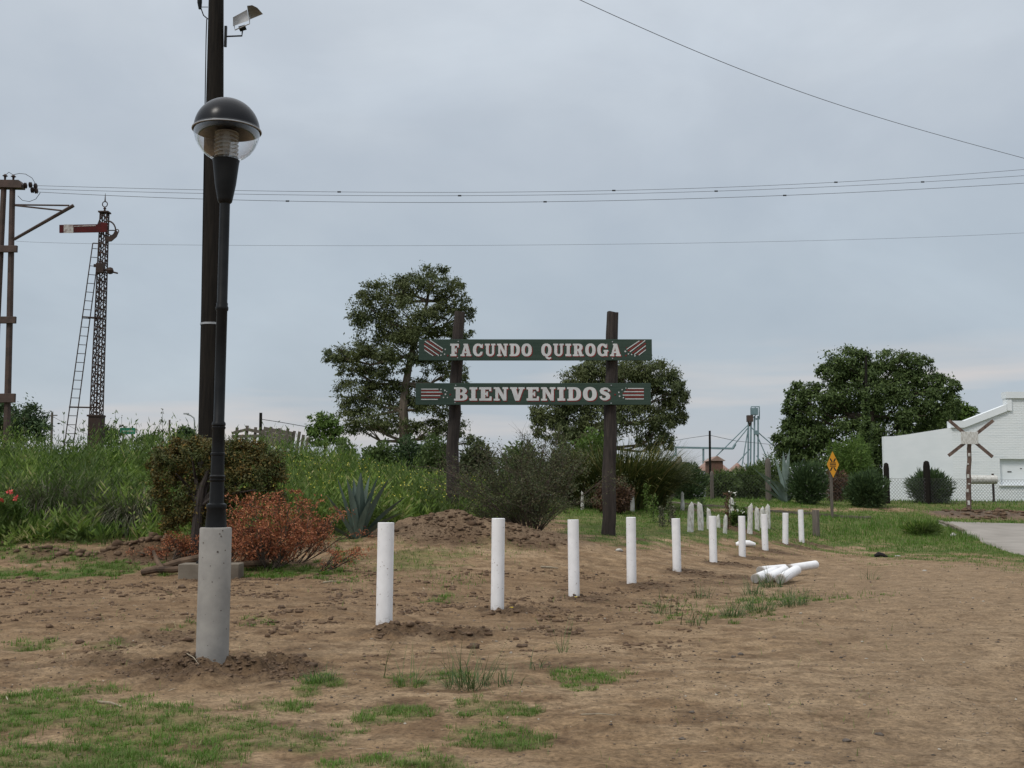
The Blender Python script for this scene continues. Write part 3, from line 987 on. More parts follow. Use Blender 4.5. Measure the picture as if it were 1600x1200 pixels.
mb = MB(); mb.tube([P(312, -1, d - .1), P(312, -8, d - .1)], [.055, .045], 10); mb.build('cap', M['galv'], o)

fl = thing('floodlight', P(352, 58, d), 'silver floodlight with curved shade bracketed to the tarred pole', 'floodlight')
mb = MB(); mb.box(P(352.5, 57, d), (.05, .05, .45)); mb.tube([P(352, 57, d), P(378, 56, d), P(379, 45, d)], .018, 8)
mb.box(P(379, 44, d), (.14, .1, .07), ry=-.3)
mb.build('bracket', M['black_metal'], fl)
mb = MB(); mb.tube([P(366, 40, d - .1), P(367, 47, d - .1), P(390, 37, d - .1), P(390, 26, d - .1)], .011, 6); mb.build('yoke', M['galv'], fl)
# lamp body and half-barrel shade
def pt3(px, py, dy=0): return P(px, py, d + dy)
mb = MB(); mb.add([pt3(364, 27, -.12), pt3(386, 15, -.12), pt3(389, 32, -.12), pt3(364, 41, -.12), pt3(364, 27, .15), pt3(386, 15, .15), pt3(389, 32, .15), pt3(364, 41, .15)],
                 [(0, 1, 2, 3), (7, 6, 5, 4), (0, 4, 5, 1), (1, 5, 6, 2), (2, 6, 7, 3), (3, 7, 4, 0)])
mb.build('housing', M['pale_alu'], fl)
mb = MB(); vs = []; fs = []
arc = [(364, 41), (364, 26), (368, 18), (377, 12), (386, 8), (394, 7), (402, 11), (412, 21)]
for th in (0, .012):
    for (a, b2) in arc:
        vs += [pt3(a + (th and 0), b2 - th * 60, -.22), pt3(a, b2 - th * 60, .22)]
n = len(arc)
for i in range(n - 1):
    fs.append((2 * i, 2 * i + 1, 2 * i + 3, 2 * i + 2)); k = 2 * n
    fs.append((k + 2 * i + 2, k + 2 * i + 3, k + 2 * i + 1, k + 2 * i))
vs += [pt3(392, 29, -.2), pt3(392, 29, .2)]
mb.add(vs, fs)
# side cheek
mb.add([pt3(386, 9, .2), pt3(394, 8, .2), pt3(402, 12, .2), pt3(411, 22, .2), pt3(389, 31, .2)], [(0, 1, 2, 3, 4)])
o = mb.build('shade', M['pale_alu'], fl, smooth=True)

# ------------------------------------------------------------------ H-frame pole at the edge
d = 36
hp = thing('pole_frame', GX(12, d), 'twin wooden pole frame carrying overhead wires at the photo edge', 'pole frame')
gzh = hp.location.z
for (a, b2, c_, e, w) in [((-14, 700), (6, 292), 0, 0, .10), ((11, 700), (19.5, 292), 0, 0, .10)]:
    p1 = P(a[0], a[1], d); p1.z = gzh - .3
    mb = MB(); mb.tube([p1, P(a[0] + (b2[0] - a[0]) * .5, (a[1] + b2[1]) / 2, d), P(b2[0], b2[1], d)], [.115, .105, .095], 10)
    mb.build('pole', M['steelbrown'], hp, smooth=True)
for (x0, x1, y_, hh) in [(-60, 27, 389, .23), (-60, 25, 500, .23), (-60, 24, 622, .30)]:
    mb = MB(); a_ = P(x0, y_, d - .14); b_ = P(x1, y_, d - .14)
    mb.box((a_ + b_) / 2, (b_.x - a_.x, .1, hh)); mb.build('crossarm', M['steelbrown'], hp, bevel=.01)
mb = MB(); mb.prism([(P(-60, 282, d).x, P(0, 282, d).z), (P(32, 283, d).x, P(0, 283, d).z), (P(37, 290, d).x, P(0, 290, d).z), (P(36, 295, d).x, P(0, 295, d).z), (P(-60, 293, d).x, P(0, 293, d).z)], d - .16, d + .16)
mb.build('top_beam', M['steelbrown'], hp)
mb = MB()
mb.tube([P(23, 320, d), P(108, 321, d)], .028, 6); mb.tube([P(23, 321, d), P(96, 329, d - .3)], .028, 6)
mb.tube([P(22, 374, d), P(115, 321, d - .1)], [.05, .06], 6)
mb.build('bracket_arm', M['steelbrown'], hp)
for (x, y_, s_) in [(40, 290, .11), (48, 289, .11), (51, 297, .11), (56, 291, .11), (57, 298, .11)]:
    p = P(x, y_, d - .1); mb = MB()
    for k in range(2):
        q = p + Vector((.05 * (k - .5), 0, 0))
        mb.tube([q - Vector((.03, 0, 0)), q - Vector((.01, 0, 0)), q + Vector((.025, 0, 0))], [.03, s_ * .95, .03], 10)
    mb.build('insulator', M['rail_iron'], hp)
for (x, y_) in [(8, 276), (21, 277)]:
    p = P(x, y_, d); mb = MB(); mb.lathe([(.03, -.12), (.04, 0), (.09, .02), (.05, .06), (.02, .09)], p, 10); mb.build('pin_insulator', M['rail_iron'], hp)
mb = MB()
loop = [(21, 273), (30, 271), (40, 272), (50, 278), (56, 288)]
mb.tube([P(x, y_, d) for x, y_ in loop], .010, 5)
mb.tube([P(8, 274, d), P(14, 269, d), P(20, 273, d)], .010, 5)
mb.tube([P(28, 306, d), P(35, 313, d), P(46, 315, d), P(56, 311, d), P(63, 301, d)], .010, 5)
mb.build('jumper_wire', M['wire'], hp)

# ------------------------------------------------------------------ overhead wires
def wire(pts, r, label, spacers=None, beads=True):
    # pts (px, py, depth); smooth through them
    P3 = [P(*p) for p in pts]
    xs_ = [p[0] for p in pts]
    n = 60
    out = []
    A_ = np.array([[p.x, p.y, p.z] for p in P3])
    tt = np.linspace(0, 1, len(P3)); deg = min(len(P3) - 1, 3)
    cs = [np.polyfit(tt, A_[:, k], deg) for k in range(3)]
    for t_ in np.linspace(0, 1, n):
        out.append(Vector([np.polyval(c, t_) for c in cs]))
    e_ = out[-1] - out[-4]
    for k in range(1, 9): out.append(out[59] + e_ * (k * 1.6) + Vector((0, 0, .012 * k * k)))
    if label.startswith('single'):
        b_ = out[0] - out[3]; out = [out[0] + b_ * (k * 1.6) for k in range(6, 0, -1)] + out
    mb = MB(); mb.tube(out, r, 5)
    if spacers:
        for i in spacers:
            p = out[i]; mb.box(p, (.12, .03, .045))
    o = mb.build('overhead_wire', M['wire'], org=out[0])
    return setp(o, label, 'wire', 'overhead wires')


wire([(58, 290, 36), (340, 297, 36), (700, 301, 37), (1000, 297, 38), (1300, 284, 39), (1640, 262, 40)], .0068, 'topmost of three level overhead wires crossing above the sign', [18, 34, 47])
wire([(60, 295, 36), (340, 303, 36), (700, 306, 37), (1000, 302, 38), (1300, 291, 39), (1640, 272, 40)], .0068, 'middle of three level overhead wires crossing above the sign', [11, 25, 40, 52])
wire([(66, 300, 36), (340, 312, 36), (700, 317, 37), (1000, 312, 38), (1300, 302, 39), (1640, 284, 40)], .0078, 'lowest of three level overhead wires crossing above the sign', [15, 30, 44])
wire([(24, 377, 36), (200, 381, 36), (500, 384, 36.5), (930, 383, 37), (1300, 374, 38), (1640, 362, 39)], .0042, 'thin lone overhead wire well below the three level ones')
wire([(860, -22, 16), (1100, 86, 18), (1300, 160, 20), (1450, 206, 22), (1640, 258, 24)], .0055, 'single overhead wire slanting down from the top of the sky')

# ------------------------------------------------------------------ railway semaphore
d = 38
sb = P(151, 690, d); gsm = gz(sb.x, d)
sem = thing('semaphore_signal', (sb.x, d, gsm), 'old iron railway semaphore with red arm and lattice mast', 'semaphore signal')
zb_, zt_ = P(151, 652, d).z, P(163, 331, d).z
cb, ct = P(150.5, 652, d), P(163.5, 331, d)
mb = MB(); mb.tube([Vector((sb.x, d, gsm - .2)), P(150.5, 652, d)], [.27, .25], 4)
mb.box((P(150, 700, d) + P(150.5, 652, d)) / 2, (.44, .40, 2.0 * .62)); mb.box(P(150.5, 650, d), (.50, .46, .06))
mb.build('base', M['rail_iron'], sem)
mb = MB()
def corner(t_, sx, sy):
    c_ = cb.lerp(ct, t_); w = .17 * (1 - t_) + .115 * t_
    return c_ + Vector((sx * w, sy * w, 0))
for sx in (-1, 1):
    for sy in (-1, 1):
        mb.tube([corner(0, sx, sy), corner(1, sx, sy)], .022, 4)
mb.tube([cb, ct], .018, 4)
mb.build('corner_post', M['rail_iron'], sem)
mb = MB()
nb = 22
for i in range(nb):
    a_, b_ = i / nb, (i + 1) / nb
    for (s0, s1, s2, s3) in [(-1, -1, 1, -1), (-1, 1, 1, 1), (-1, -1, -1, 1), (1, -1, 1, 1)]:
        c0_, c1_ = corner(a_, s0, s1), corner(b_, s2, s3); c2_, c3_ = corner(a_, s2, s3), corner(b_, s0, s1)
        mb.tube([c0_, c1_], .017, 4, False); mb.tube([c2_, c3_], .017, 4, False)
    for (s0, s1, s2, s3) in [(-1, -1, 1, -1), (-1, 1, 1, 1)]:
        m_ = (corner((a_ + b_) / 2, s0, s1) + corner((a_ + b_) / 2, s2, s3)) / 2
        mb.box(m_, (.12, .012, .06))
mb.build('lattice', M['rail_iron'], sem)
mb = MB(); t0 = P(163.5, 332, d)
mb.box(t0, (.36, .32, .05))
mb.lathe([(.05, 0), (.03, .12), (.06, .14), (.03, .18), (.02, .2)], t0, 10)
c_ = t0 + Vector((0, 0, .30))
mb.tube([c_ + Vector((.09 * math.cos(a), 0, .10 * math.sin(a))) for a in np.linspace(-math.pi / 2, 1.5 * math.pi, 17)], .018, 5)
mb.tube([c_ + Vector((0, 0, .08)), c_ + Vector((0, 0, .40))], [.03, .006], 6)
mb.build('finial', M['rail_iron'], sem)
ya = d - .22
def PX(px, py, dd=ya): q = P(px, py, dd); return (q.x, q.z)
mb = MB(); mb.prism([PX(93, 351.5), PX(152, 350.5), PX(160, 347), PX(168, 349), PX(168, 362), PX(158, 363), PX(93, 364)], ya - .02, ya + .02)
arm = mb.build('signal_arm', M['signal_red'], sem)
mb = MB(); mb.prism([PX(100, 351), PX(115, 351), PX(115, 364.4), PX(100, 364.4)], ya - .026, ya - .021); mb.build('white_stripe', M['signal_white'], arm)
mb = MB(); mb.prism([PX(116, 353.2), PX(150, 352), PX(150, 353.2), PX(116, 354.4)], ya - .026, ya - .021); mb.build('worn_line', M['signal_white'], arm)
mb = MB()
c1_ = P(168, 361, ya); rr_ = .36
arc = [c1_ + Vector((rr_ * .8 * math.cos(a), 0, rr_ * math.sin(a))) for a in np.linspace(math.pi * .62, -math.pi * .45, 14)]
mb.tube(arc, .028, 6); mb.tube([P(167, 360, ya), P(180, 360, ya)], .02, 5); mb.tube([P(167, 363, ya), P(177, 371, ya)], .02, 5)
mb.prism([PX(163, 370), PX(170, 370), PX(177, 366), PX(181, 359), PX(185, 363), PX(182, 370), PX(174, 377), PX(166, 378)], ya - .03, ya + .03)
c2_ = P(183, 361, ya); mb.tube([c2_ + Vector((.06 * math.cos(a), 0, .06 * math.sin(a))) for a in np.linspace(0, 2 * math.pi, 11)], .018, 5)
mb.tube([P(153, 350, ya), P(158, 338, ya), P(160, 334, d)], .02, 5)
mb.build('spectacle', M['rail_iron'], sem)
mb = MB()
mb.box(P(157, 419, ya), (.26, .2, .34)); mb.box(P(149.5, 415, ya), (.12, .08, .10)); mb.tube([P(160, 421, ya), P(184, 427, ya)], .03, 6)
c_ = P(172, 423, ya); mb.lathe([(.001, -.13), (.09, -.10), (.13, 0), (.09, .10), (.001, .13)], c_, 10)
mb.build('counterweight', M['rail_iron'], sem)
mb = MB()
for (x, y_) in [(163, 413)]:
    mb.tube([P(150, 640, d - .24), P(157, 430, d - .24)], .012, 5)
mb.build('pull_rod', M['rail_iron'], sem)
lad = thing('ladder_mount', (0, 0, 0), None, None) if False else None
mb = MB()
lb0, lb1 = P(100, 700, d - .15), P(114, 700, d + .15); lt0, lt1 = P(145, 380, d - .12), P(156, 381, d + .1)
mb.tube([lb0, lt0], .020, 5); mb.tube([lb1, lt1], .020, 5); mb.tube([lt0, P(163, 381, d)], .022, 5)
ladder = mb.build('ladder', M['steelbrown'], sem)
for i in range(23):
    t_ = (i + .6) / 23.2
    mb = MB(); mb.tube([lb0.lerp(lt0, t_), lb1.lerp(lt1, t_)], .013, 5)
    mb.build('rung', M['steelbrown'], ladder)
for (a, b_) in [(P(128, 495, d - .13), P(160, 497, d)), (P(138, 496, d + .1), P(162, 499, d)), (P(108, 636, d - .1), P(158, 637, d))]:
    mb = MB(); mb.tube([a, b_], .028, 5); mb.build('ladder_stay', M['steelbrown'], sem)

# ------------------------------------------------------------------ welcome sign
d = 27
sg = thing('welcome_sign', GX(830, d), 'two dark green boards lettered in white hung between rough wooden posts', 'sign')
def rough_post(pts, rad, seed, n=12, pieces=26):
    rr = random.Random(seed)
    mb = MB(); V_ = []; fs = []
    N_ = len(pts)
    for i in range(pieces + 1):
        t_ = i / pieces * (N_ - 1); k = min(int(t_), N_ - 2); f = t_ - k
        p = pts[k].lerp(pts[k + 1], f); r_ = rad[k] * (1 - f) + rad[k + 1] * f
        wob = Vector((math.sin(i * .9 + seed) * .012, 0, 0))
        for q in range(n):
            a = 2 * math.pi * q / n
            k1 = 1 + .05 * math.sin(3 * a + seed + i * .25) + .035 * rr.uniform(-1, 1)
            V_.append(p + wob + Vector((r_ * k1 * math.cos(a), r_ * .85 * k1 * math.sin(a), (.02 * math.sin(2 * a) if i == pieces else 0))))
    for i in range(pieces):
        for q in range(n):
            q2 = (q + 1) % n
            fs.append((i * n + q, i * n + q2, (i + 1) * n + q2, (i + 1) * n + q))
    fs.append(tuple(range(pieces * n, pieces * n + n)))
    return mb.add(V_, fs)
lp = [P(707, 830, d + .1), P(708, 700, d + .1), P(712, 590, d + .1), P(718, 487.5, d + .1)]
lp[0].z = gz(lp[0].x, d) - .3
rough_post(lp, [.165, .155, .15, .135], 3).build('post', M['sleeper'], sg, smooth=True)
rp = [P(950.5, 842, d), P(951.5, 810, d), P(953, 700, d), P(954.5, 600, d), P(957, 488, d)]
rp[0].z = gz(rp[0].x, d) - .25
rough_post(rp, [.18, .17, .165, .155, .145], 8).build('post', M['sleeper'], sg, smooth=True)
yb = d - .24
def W(px, py, y=yb - .035): q = P(px, py, y); return (q.x, q.z)
def board(x0, x1, y0, y1, yy0, yy1):
    mb = MB()
    xa, _ = W(x0, y0); xb, _ = W(x1, y0); za = W(800, yy0)[1]; zb2 = W(800, yy1)[1]
    mb.box(((xa + xb) / 2, yb, (za + zb2) / 2), (xb - xa, .06, za - zb2))
    return mb.build('sign_board', M['board_green'], sg, bevel=.006)
b1 = board(659, 1011.5, 0, 0, 530, 563)
b2 = board(655, 1009, 0, 0, 598.5, 632.5)

# slab-serif letters as outlines (unit height); each returns (width, [outer+holes])
def arcp(cx, cy, rx, ry, a0, a1, n=14, e=1.0):
    out = []
    for k in range(n + 1):
        a = math.radians(a0 + (a1 - a0) * k / n)
        c_, s_ = math.cos(a), math.sin(a)
        out.append((cx + rx * math.copysign(abs(c_) ** e, c_), cy + ry * math.copysign(abs(s_) ** e, s_)))
    return out
T, S1 = .25, .17
def gI(w=.46):
    c = w / 2
    return w, [[(0, 0), (w, 0), (w, S1), (c + T / 2, S1), (c + T / 2, 1 - S1), (w, 1 - S1), (w, 1), (0, 1), (0, 1 - S1), (c - T / 2, 1 - S1), (c - T / 2, S1), (0, S1)]]
def gF():
    w = .68
    return w, [[(0, 0), (.5, 0), (.5, S1), (.36, S1), (.36, .40), (.42, .40), (.42, .30), (.52, .30), (.52, .66), (.42, .66), (.42, .57), (.36, .57), (.36, 1 - S1), (.56, 1 - S1), (.56, .70), (w, .70), (w, 1), (0, 1), (0, 1 - S1), (.1, 1 - S1), (.1, S1), (0, S1)]]
def gE():
    w = .74
    return w, [[(0, 0), (w, 0), (w, .32), (.62, .32), (.60, S1), (.36, S1), (.36, .42), (.42, .42), (.42, .32), (.52, .32), (.52, .68), (.42, .68), (.42, .59), (.36, .59), (.36, 1 - S1), (.58, 1 - S1), (.60, .70), (w - .02, .70), (w - .02, 1), (0, 1), (0, 1 - S1), (.1, 1 - S1), (.1, S1), (0, S1)]]
def gA():
    w = .86
    return w, [[(0, 0), (.34, 0), (.34, .14), (.29, .14), (.31, .24), (.50, .24), (.53, .14), (.46, .14), (.46, 0), (w, 0), (w, .14), (.80, .14), (.58, 1), (.24, 1), (.24, .87), (.30, .87), (.10, .14), (0, .14)],
               [(.345, .38), (.465, .38), (.41, .68)]]
def gV():
    w = .86
    return w, [[(.30, 0), (.54, 0), (.78, .86), (w, .86), (w, 1), (.50, 1), (.50, .86), (.58, .86), (.47, .40), (.36, .86), (.42, .86), (.42, 1), (0, 1), (0, .86), (.07, .86)]]
def gN():
    w = .86
    return w, [[(0, 0), (.36, 0), (.36, .14), (.27, .14), (.27, .62), (.56, 0), (.76, 0), (.76, .86), (w, .86), (w, 1), (.52, 1), (.52, .86), (.60, .86), (.60, .42), (.32, 1), (0, 1), (0, .86), (.10, .86), (.10, .14), (0, .14)]]
def gU():
    w = .84
    o = [(0, 1), (0, .86), (.09, .86), (.09, .32)] + arcp(.42, .32, .33, .33, 180, 360, 12)[1:] + [(.75, .86), (w, .86), (w, 1), (.50, 1), (.50, .86), (.57, .86), (.57, .30)] + arcp(.445, .30, .125, .15, 360, 180, 8)[1:] + [(.32, .86), (.40, .86), (.40, 1)]
    return w, [o]
def gD():
    w = .82
    o = [(0, 0)] + arcp(.40, .5, .42, .5, -90, 90, 16, .8) + [(0, 1), (0, .86), (.09, .86), (.09, .14), (0, .14)]
    h = [(.34, .16)] + arcp(.40, .5, .16, .34, -90, 90, 10, .9) + [(.34, .84)]
    return w, [o, h]
def gO():
    w = .82
    return w, [arcp(.41, .5, .41, .515, 0, 352, 30, .85), arcp(.41, .5, .145, .33, 0, 345, 22, .9)]
def gQ():
    w, o = gO()
    return w, o + [[(.30, -.03), (.42, -.20), (.62, -.27), (.80, -.17), (.78, -.06), (.60, -.12), (.50, -.02)]]
def gC(g=False):
    w = .82
    o = arcp(.42, .5, .42, .515, 42, 318, 22, .9)
    if g:
        o = arcp(.42, .5, .42, .515, 42, 300, 22, .9) + [(.62, .10), (.66, .0), (.80, .0), (.80, .36), (.88, .36), (.88, .50), (.50, .50), (.50, .36), (.56, .36), (.56, .20)]
        i = arcp(.43, .5, .165, .34, 300, 42, 14, .9)
        w = .88
    else:
        i = [(.78, .36), (.62, .36)] + arcp(.43, .5, .165, .34, 318, 42, 14, .9)
    return w, [o + i + [(.62, .66), (.78, .66), (.80, .98), (.70, .98)]]
def gR():
    w = .86
    o = [(0, 0), (.46, 0), (.46, .14), (.36, .14), (.36, .40), (.42, .40), (.54, .0), (w, 0), (w, .14), (.76, .14), (.67, .44)] + arcp(.46, .72, .33, .28, -50, 90, 12, .9) + [(0, 1), (0, .86), (.10, .86), (.10, .14), (0, .14)]
    h = [(.36, .57)] + arcp(.42, .715, .11, .145, -90, 90, 8) + [(.36, .86)]
    return w, [o, h]
def gB():
    w = .80
    o = [(0, 0)] + arcp(.44, .28, .36, .28, -90, 60, 12, .9) + arcp(.44, .75, .32, .25, -50, 90, 12, .9) + [(0, 1), (0, .86), (.10, .86), (.10, .14), (0, .14)]
    h1 = [(.36, .14)] + arcp(.42, .28, .11, .14, -90, 90, 8) + [(.36, .42)]
    h2 = [(.36, .60)] + arcp(.41, .73, .10, .13, -90, 90, 8) + [(.36, .86)]
    return w, [o, h1, h2]
def gS():
    w = .74
    cl = [(.62, .68), (.60, .80), (.50, .885), (.36, .90), (.22, .84), (.17, .73), (.22, .62), (.36, .54), (.50, .46), (.56, .34), (.54, .21), (.42, .11), (.28, .10), (.15, .18), (.11, .33)]
    wd_ = [.16, .12, .15, .17, .22, .25, .26, .27, .27, .26, .24, .19, .16, .13, .16]
    Lp, Rp = [], []
    for k in range(len(cl)):
        a, b = cl[max(k - 1, 0)], cl[min(k + 1, len(cl) - 1)]
        dx, dy = b[0] - a[0], b[1] - a[1]; l = math.hypot(dx, dy)
        nx, ny = -dy / l, dx / l
        hw = wd_[k] / 2
        Lp.append((cl[k][0] + nx * hw, cl[k][1] + ny * hw)); Rp.append((cl[k][0] - nx * hw, cl[k][1] - ny * hw))
    return w, [Lp + Rp[::-1]]
GL = {'I': gI, 'F': gF, 'E': gE, 'A': gA, 'V': gV, 'N': gN, 'U': gU, 'D': gD, 'O': gO, 'Q': gQ, 'C': gC, 'G': lambda: gC(True), 'R': gR, 'B': gB, 'S': gS}

def lettering(text, x0, x1, y_top, y_bot, parent, gap=.13, space=.62):
    """painted letters, cut as outlines; each letter is a raised shape on the board"""
    tot = 0; lay = []
    for ch in text:
        if ch == ' ': tot += space; continue
        w, sp = GL[ch](); lay.append((tot, sp)); tot += w + gap
    tot -= gap
    xa, zt = W(x0, y_top); xb, zb = W(x1, y_bot)
    hh = zt - zb; sx = (xb - xa) / tot
    for nm, mt, off, yy in (('letter_shadow', M['letter_red'], (.022, -.022), yb - .0325), ('letter', M['letter_white'], (0, 0), yb - .036)):
        for (ox, sp) in lay:
            cu = bpy.data.curves.new(nm, 'CURVE'); cu.dimensions = '2D'; cu.fill_mode = 'BOTH'; cu.extrude = .0015
            for poly in sp:
                s_ = cu.splines.new('POLY'); s_.points.add(len(poly) - 1); s_.use_cyclic_u = True
                for k, (a, b) in enumerate(poly):
                    s_.points[k].co = (xa + (ox + a) * sx + off[0], zb + b * hh + off[1], 0, 1)
            tmpo = bpy.data.objects.new('outline', cu)
            me = bpy.data.meshes.new_from_object(tmpo)
            me.transform(Matrix.Translation(Vector((0, yy, 0)) - ORG[parent.name]) @ Matrix.Rotation(math.pi / 2, 4, 'X'))
            bpy.data.objects.remove(tmpo); me.materials.clear(); me.materials.append(mt)
            o = bpy.data.objects.new(nm, me); COL.objects.link(o); ORG[o.name] = ORG[parent.name]; o.parent = parent
lettering('FACUNDO QUIROGA', 703.5, 970, 537, 556.5, b1)
lettering('BIENVENIDOS', 709.5, 955, 605, 626, b2, .12)

def stripes(parent, lst, stars):
    mts = {'w': M['letter_white'], 'r': M['letter_red']}
    for (k, x0, y0, x1, y1, w) in lst:
        mb = MB()
        a = Vector((*W(x0, y0),)); b_ = Vector((*W(x1, y1),)); dd = (b_ - a).normalized(); n_ = Vector((-dd.y, dd.x)) * w * d / F / 2
        e_ = .001 if k == 'w' else 0
        mb.prism([tuple(a - n_), tuple(b_ - n_), tuple(b_ + n_), tuple(a + n_)], yb - .036 - e_, yb - .031)
        mb.build('painted_stripe', mts[k], parent)
    for (k, x0, y0, r_) in stars:
        mb = MB(); c_ = W(x0, y0); R_ = r_ * d / F
        mb.prism([(c_[0] + R_ * (1 if i % 2 == 0 else .42) * math.sin(i * math.pi / 5), c_[1] + R_ * (1 if i % 2 == 0 else .42) * math.cos(i * math.pi / 5)) for i in range(10)], yb - .038, yb - .031)
        mb.build('painted_star', mts[k], parent)
stripes(b1, [('w', 672, 531.5, 692, 545, 1.3), ('w', 664, 533, 690, 550, 1.3), ('w', 663, 540, 685, 555, 1.3), ('w', 663, 546.5, 677, 556, 1.3),
             ('r', 667, 532, 691, 547.5, 1.8), ('r', 663, 537, 687, 552.5, 1.8), ('r', 663, 543.5, 681, 555.5, 1.6),
             ('w', 999, 532.5, 979, 546, 1.3), ('w', 1008, 532, 984, 550, 1.3), ('w', 1009, 540, 991, 554, 1.3), ('w', 1009, 546.5, 998, 555, 1.3),
             ('r', 1004, 532, 981, 548.5, 1.8), ('r', 1009, 536, 988, 552, 1.8), ('r', 1009, 543.5, 995, 554.5, 1.6)],
        [('w', 695.5, 546, 1.6), ('w', 691, 550, 1.5), ('w', 689, 555, 1.6), ('w', 694.5, 553.5, 1.6), ('w', 685, 556, 1.2), ('r', 699.5, 555.5, 1.8),
         ('w', 977, 549, 2), ('w', 982, 553, 1.5), ('w', 987, 554, 1.5), ('w', 992, 556, 1.6), ('r', 978, 555.5, 1.8), ('r', 979, 543, 1.4)])
stripes(b2, [('w', 658, 608, 685, 608, 1.3), ('w', 658, 612.7, 690, 612.7, 1.3), ('w', 658, 618, 688, 618, 1.3), ('w', 658, 624, 684, 624, 1.3),
             ('r', 658, 610.3, 686, 610.3, 2), ('r', 658, 615.3, 692, 615.3, 2), ('r', 658, 621, 688, 621, 2),
             ('w', 981, 607, 1006, 607, 1.3), ('w', 975, 612, 1006, 612, 1.3), ('w', 973, 617.3, 1006, 617.3, 1.3), ('w', 977, 623.3, 1006, 623.3, 1.3),
             ('r', 978, 609.5, 1006, 609.5, 2), ('r', 973, 614.6, 1006, 614.6, 2), ('r', 976, 620.3, 1006, 620.3, 2)],
        [('w', 689, 608.5, 1.5), ('w', 695, 610, 1.8), ('w', 698, 612, 1.3), ('w', 696, 616, 1.8), ('w', 693, 621, 1.6), ('w', 699, 621, 1.4), ('r', 703.5, 616.5, 1.9),
         ('r', 961, 616.5, 1.9), ('w', 967, 613, 1.6), ('w', 972, 609, 1.4), ('w', 968, 619, 1.8), ('w', 974, 621.5, 1.4), ('w', 978, 606.5, 1.2)])
for (x, y_) in [(716, 533.5), (715, 559), (957, 534), (957, 560), (712, 602), (711, 629), (955, 602), (955, 630)]:
    mb = MB(); a = W(x, y_); mb.tube([Vector((a[0], yb - .028, a[1])), Vector((a[0], yb - .042, a[1]))], .016, 8); mb.build('bolt', M['galv'], sg)

# ------------------------------------------------------------------ white building
d = 54
bd = thing('white_building', Vector((P(1381, 783, d).x, d, 1.0)), 'whitewashed brick warehouse with stepped parapet gable beyond the fence', 'building')
def Q(px, py, dd=d): q = P(px, py, dd); return (q.x, q.z)
gb = .6
xl, xm = Q(1381, 700)[0], Q(1488, 700)[0]
mb = MB(); mb.prism([(xl, gb), (xm, gb), (xm, Q(1488, 668)[1]), Q(1420, 678.5), Q(1398, 681.5), Q(1381, 682)], d, d + .3)
mb.build('side_wall', M['plaster_white'], bd)
# main gable: front with an opening
x_o0, z_o1 = Q(1562, 717); x_o1, z_o0 = Q(1760, 757)
zA = Q(1488, 659)[1]
xs5, zs5 = Q(1505, 659); x6, z6 = Q(1572, 634); z7 = Q(1572, 614)[1]
xc = Q(1690, 600)[0]
mir = lambda x: 2 * xc - x
mb = MB()
xo1 = min(x_o1, mir(x6) - .3)
zs_ = zA + (z6 - zA) * (x_o0 - xs5) / (x6 - xs5)
mb.prism([(xm, gb), (x_o0, gb), (x_o0, zs_), (xs5, zA), (xm, zA)], d, d + .35)
mb.prism([(x_o0, z_o1), (xo1, z_o1), (xo1, z7), (x6, z7), (x6, z6), (x_o0, zs_)], d, d + .35)
mb.prism([(x_o0, gb), (xo1, gb), (xo1, z_o0), (x_o0, z_o0)], d, d + .35)
mb.prism([(xo1, gb), (mir(xl), gb), (mir(xl), Q(0, 682)[1]), (mir(xs5), zA), (mir(x6), z6), (mir(x6), z7), (xo1, z7)], d, d + .35)
mb.build('gable_wall', M['wall_white'], bd)
mb = MB(); mb.box(((xm + mir(xl)) / 2 + 2, d + 6, gb + 1.4), (mir(xl) - xm - 4.1, 11, 2.9)); mb.build('hall', M['wall_white'], bd)
mb = MB(); mb.prism([(xm + 4, gb + 2.86), (mir(xl), gb + 2.86), (xc, z7 - .8)], d + .4, d + 11.6); mb.build('roof', M['galv'], bd)
# coping, proud of the wall
def cope(pts, th):
    poly = [(x, z - th) for x, z in reversed(pts)] + [(x, z + .04) for x, z in pts]
    mb = MB(); mb.prism(poly[::-1], d - .12, d + .42); mb.build('coping', M['plaster_white'], bd)
cope([(xm - .05, zA), (xs5, zA), (x6 - .02, z6 + .02)], .30)
cope([(x6 - .03, z7 + .01), (mir(x6) + .03, z7 + .01)], .28)
cope([(mir(x6) + .003, z6 + .02), (mir(xs5), zA)], .3)
mb = MB(); mb.box((x6 + .125, d - .035, (z6 + z7) / 2 - .30), (.24, .13, z7 - z6 - .1)); mb.build('pier', M['plaster_white'], bd)
mb = MB(); mb.box(((x_o0 + xo1) / 2, d + .22, (z_o0 + z_o1) / 2), (xo1 - x_o0, .05, z_o1 - z_o0)); pn = mb.build('shutter', M['plaster_white'], bd)
mb = MB(); mb.box(((x_o0 + xo1) / 2, d - .04, z_o0 - .05), (xo1 - x_o0 + .2, .12, .06)); mb.build('sill', M['plaster_white'], bd)
mb = MB(); q = Q(1580, 737); mb.box((q[0], d + .19, q[1]), (.2, .02, .05)); q = Q(1598, 732); mb.box((q[0], d + .19, q[1]), (.08, .02, .04)); mb.build('vent_slot', M['sign_black'], pn)

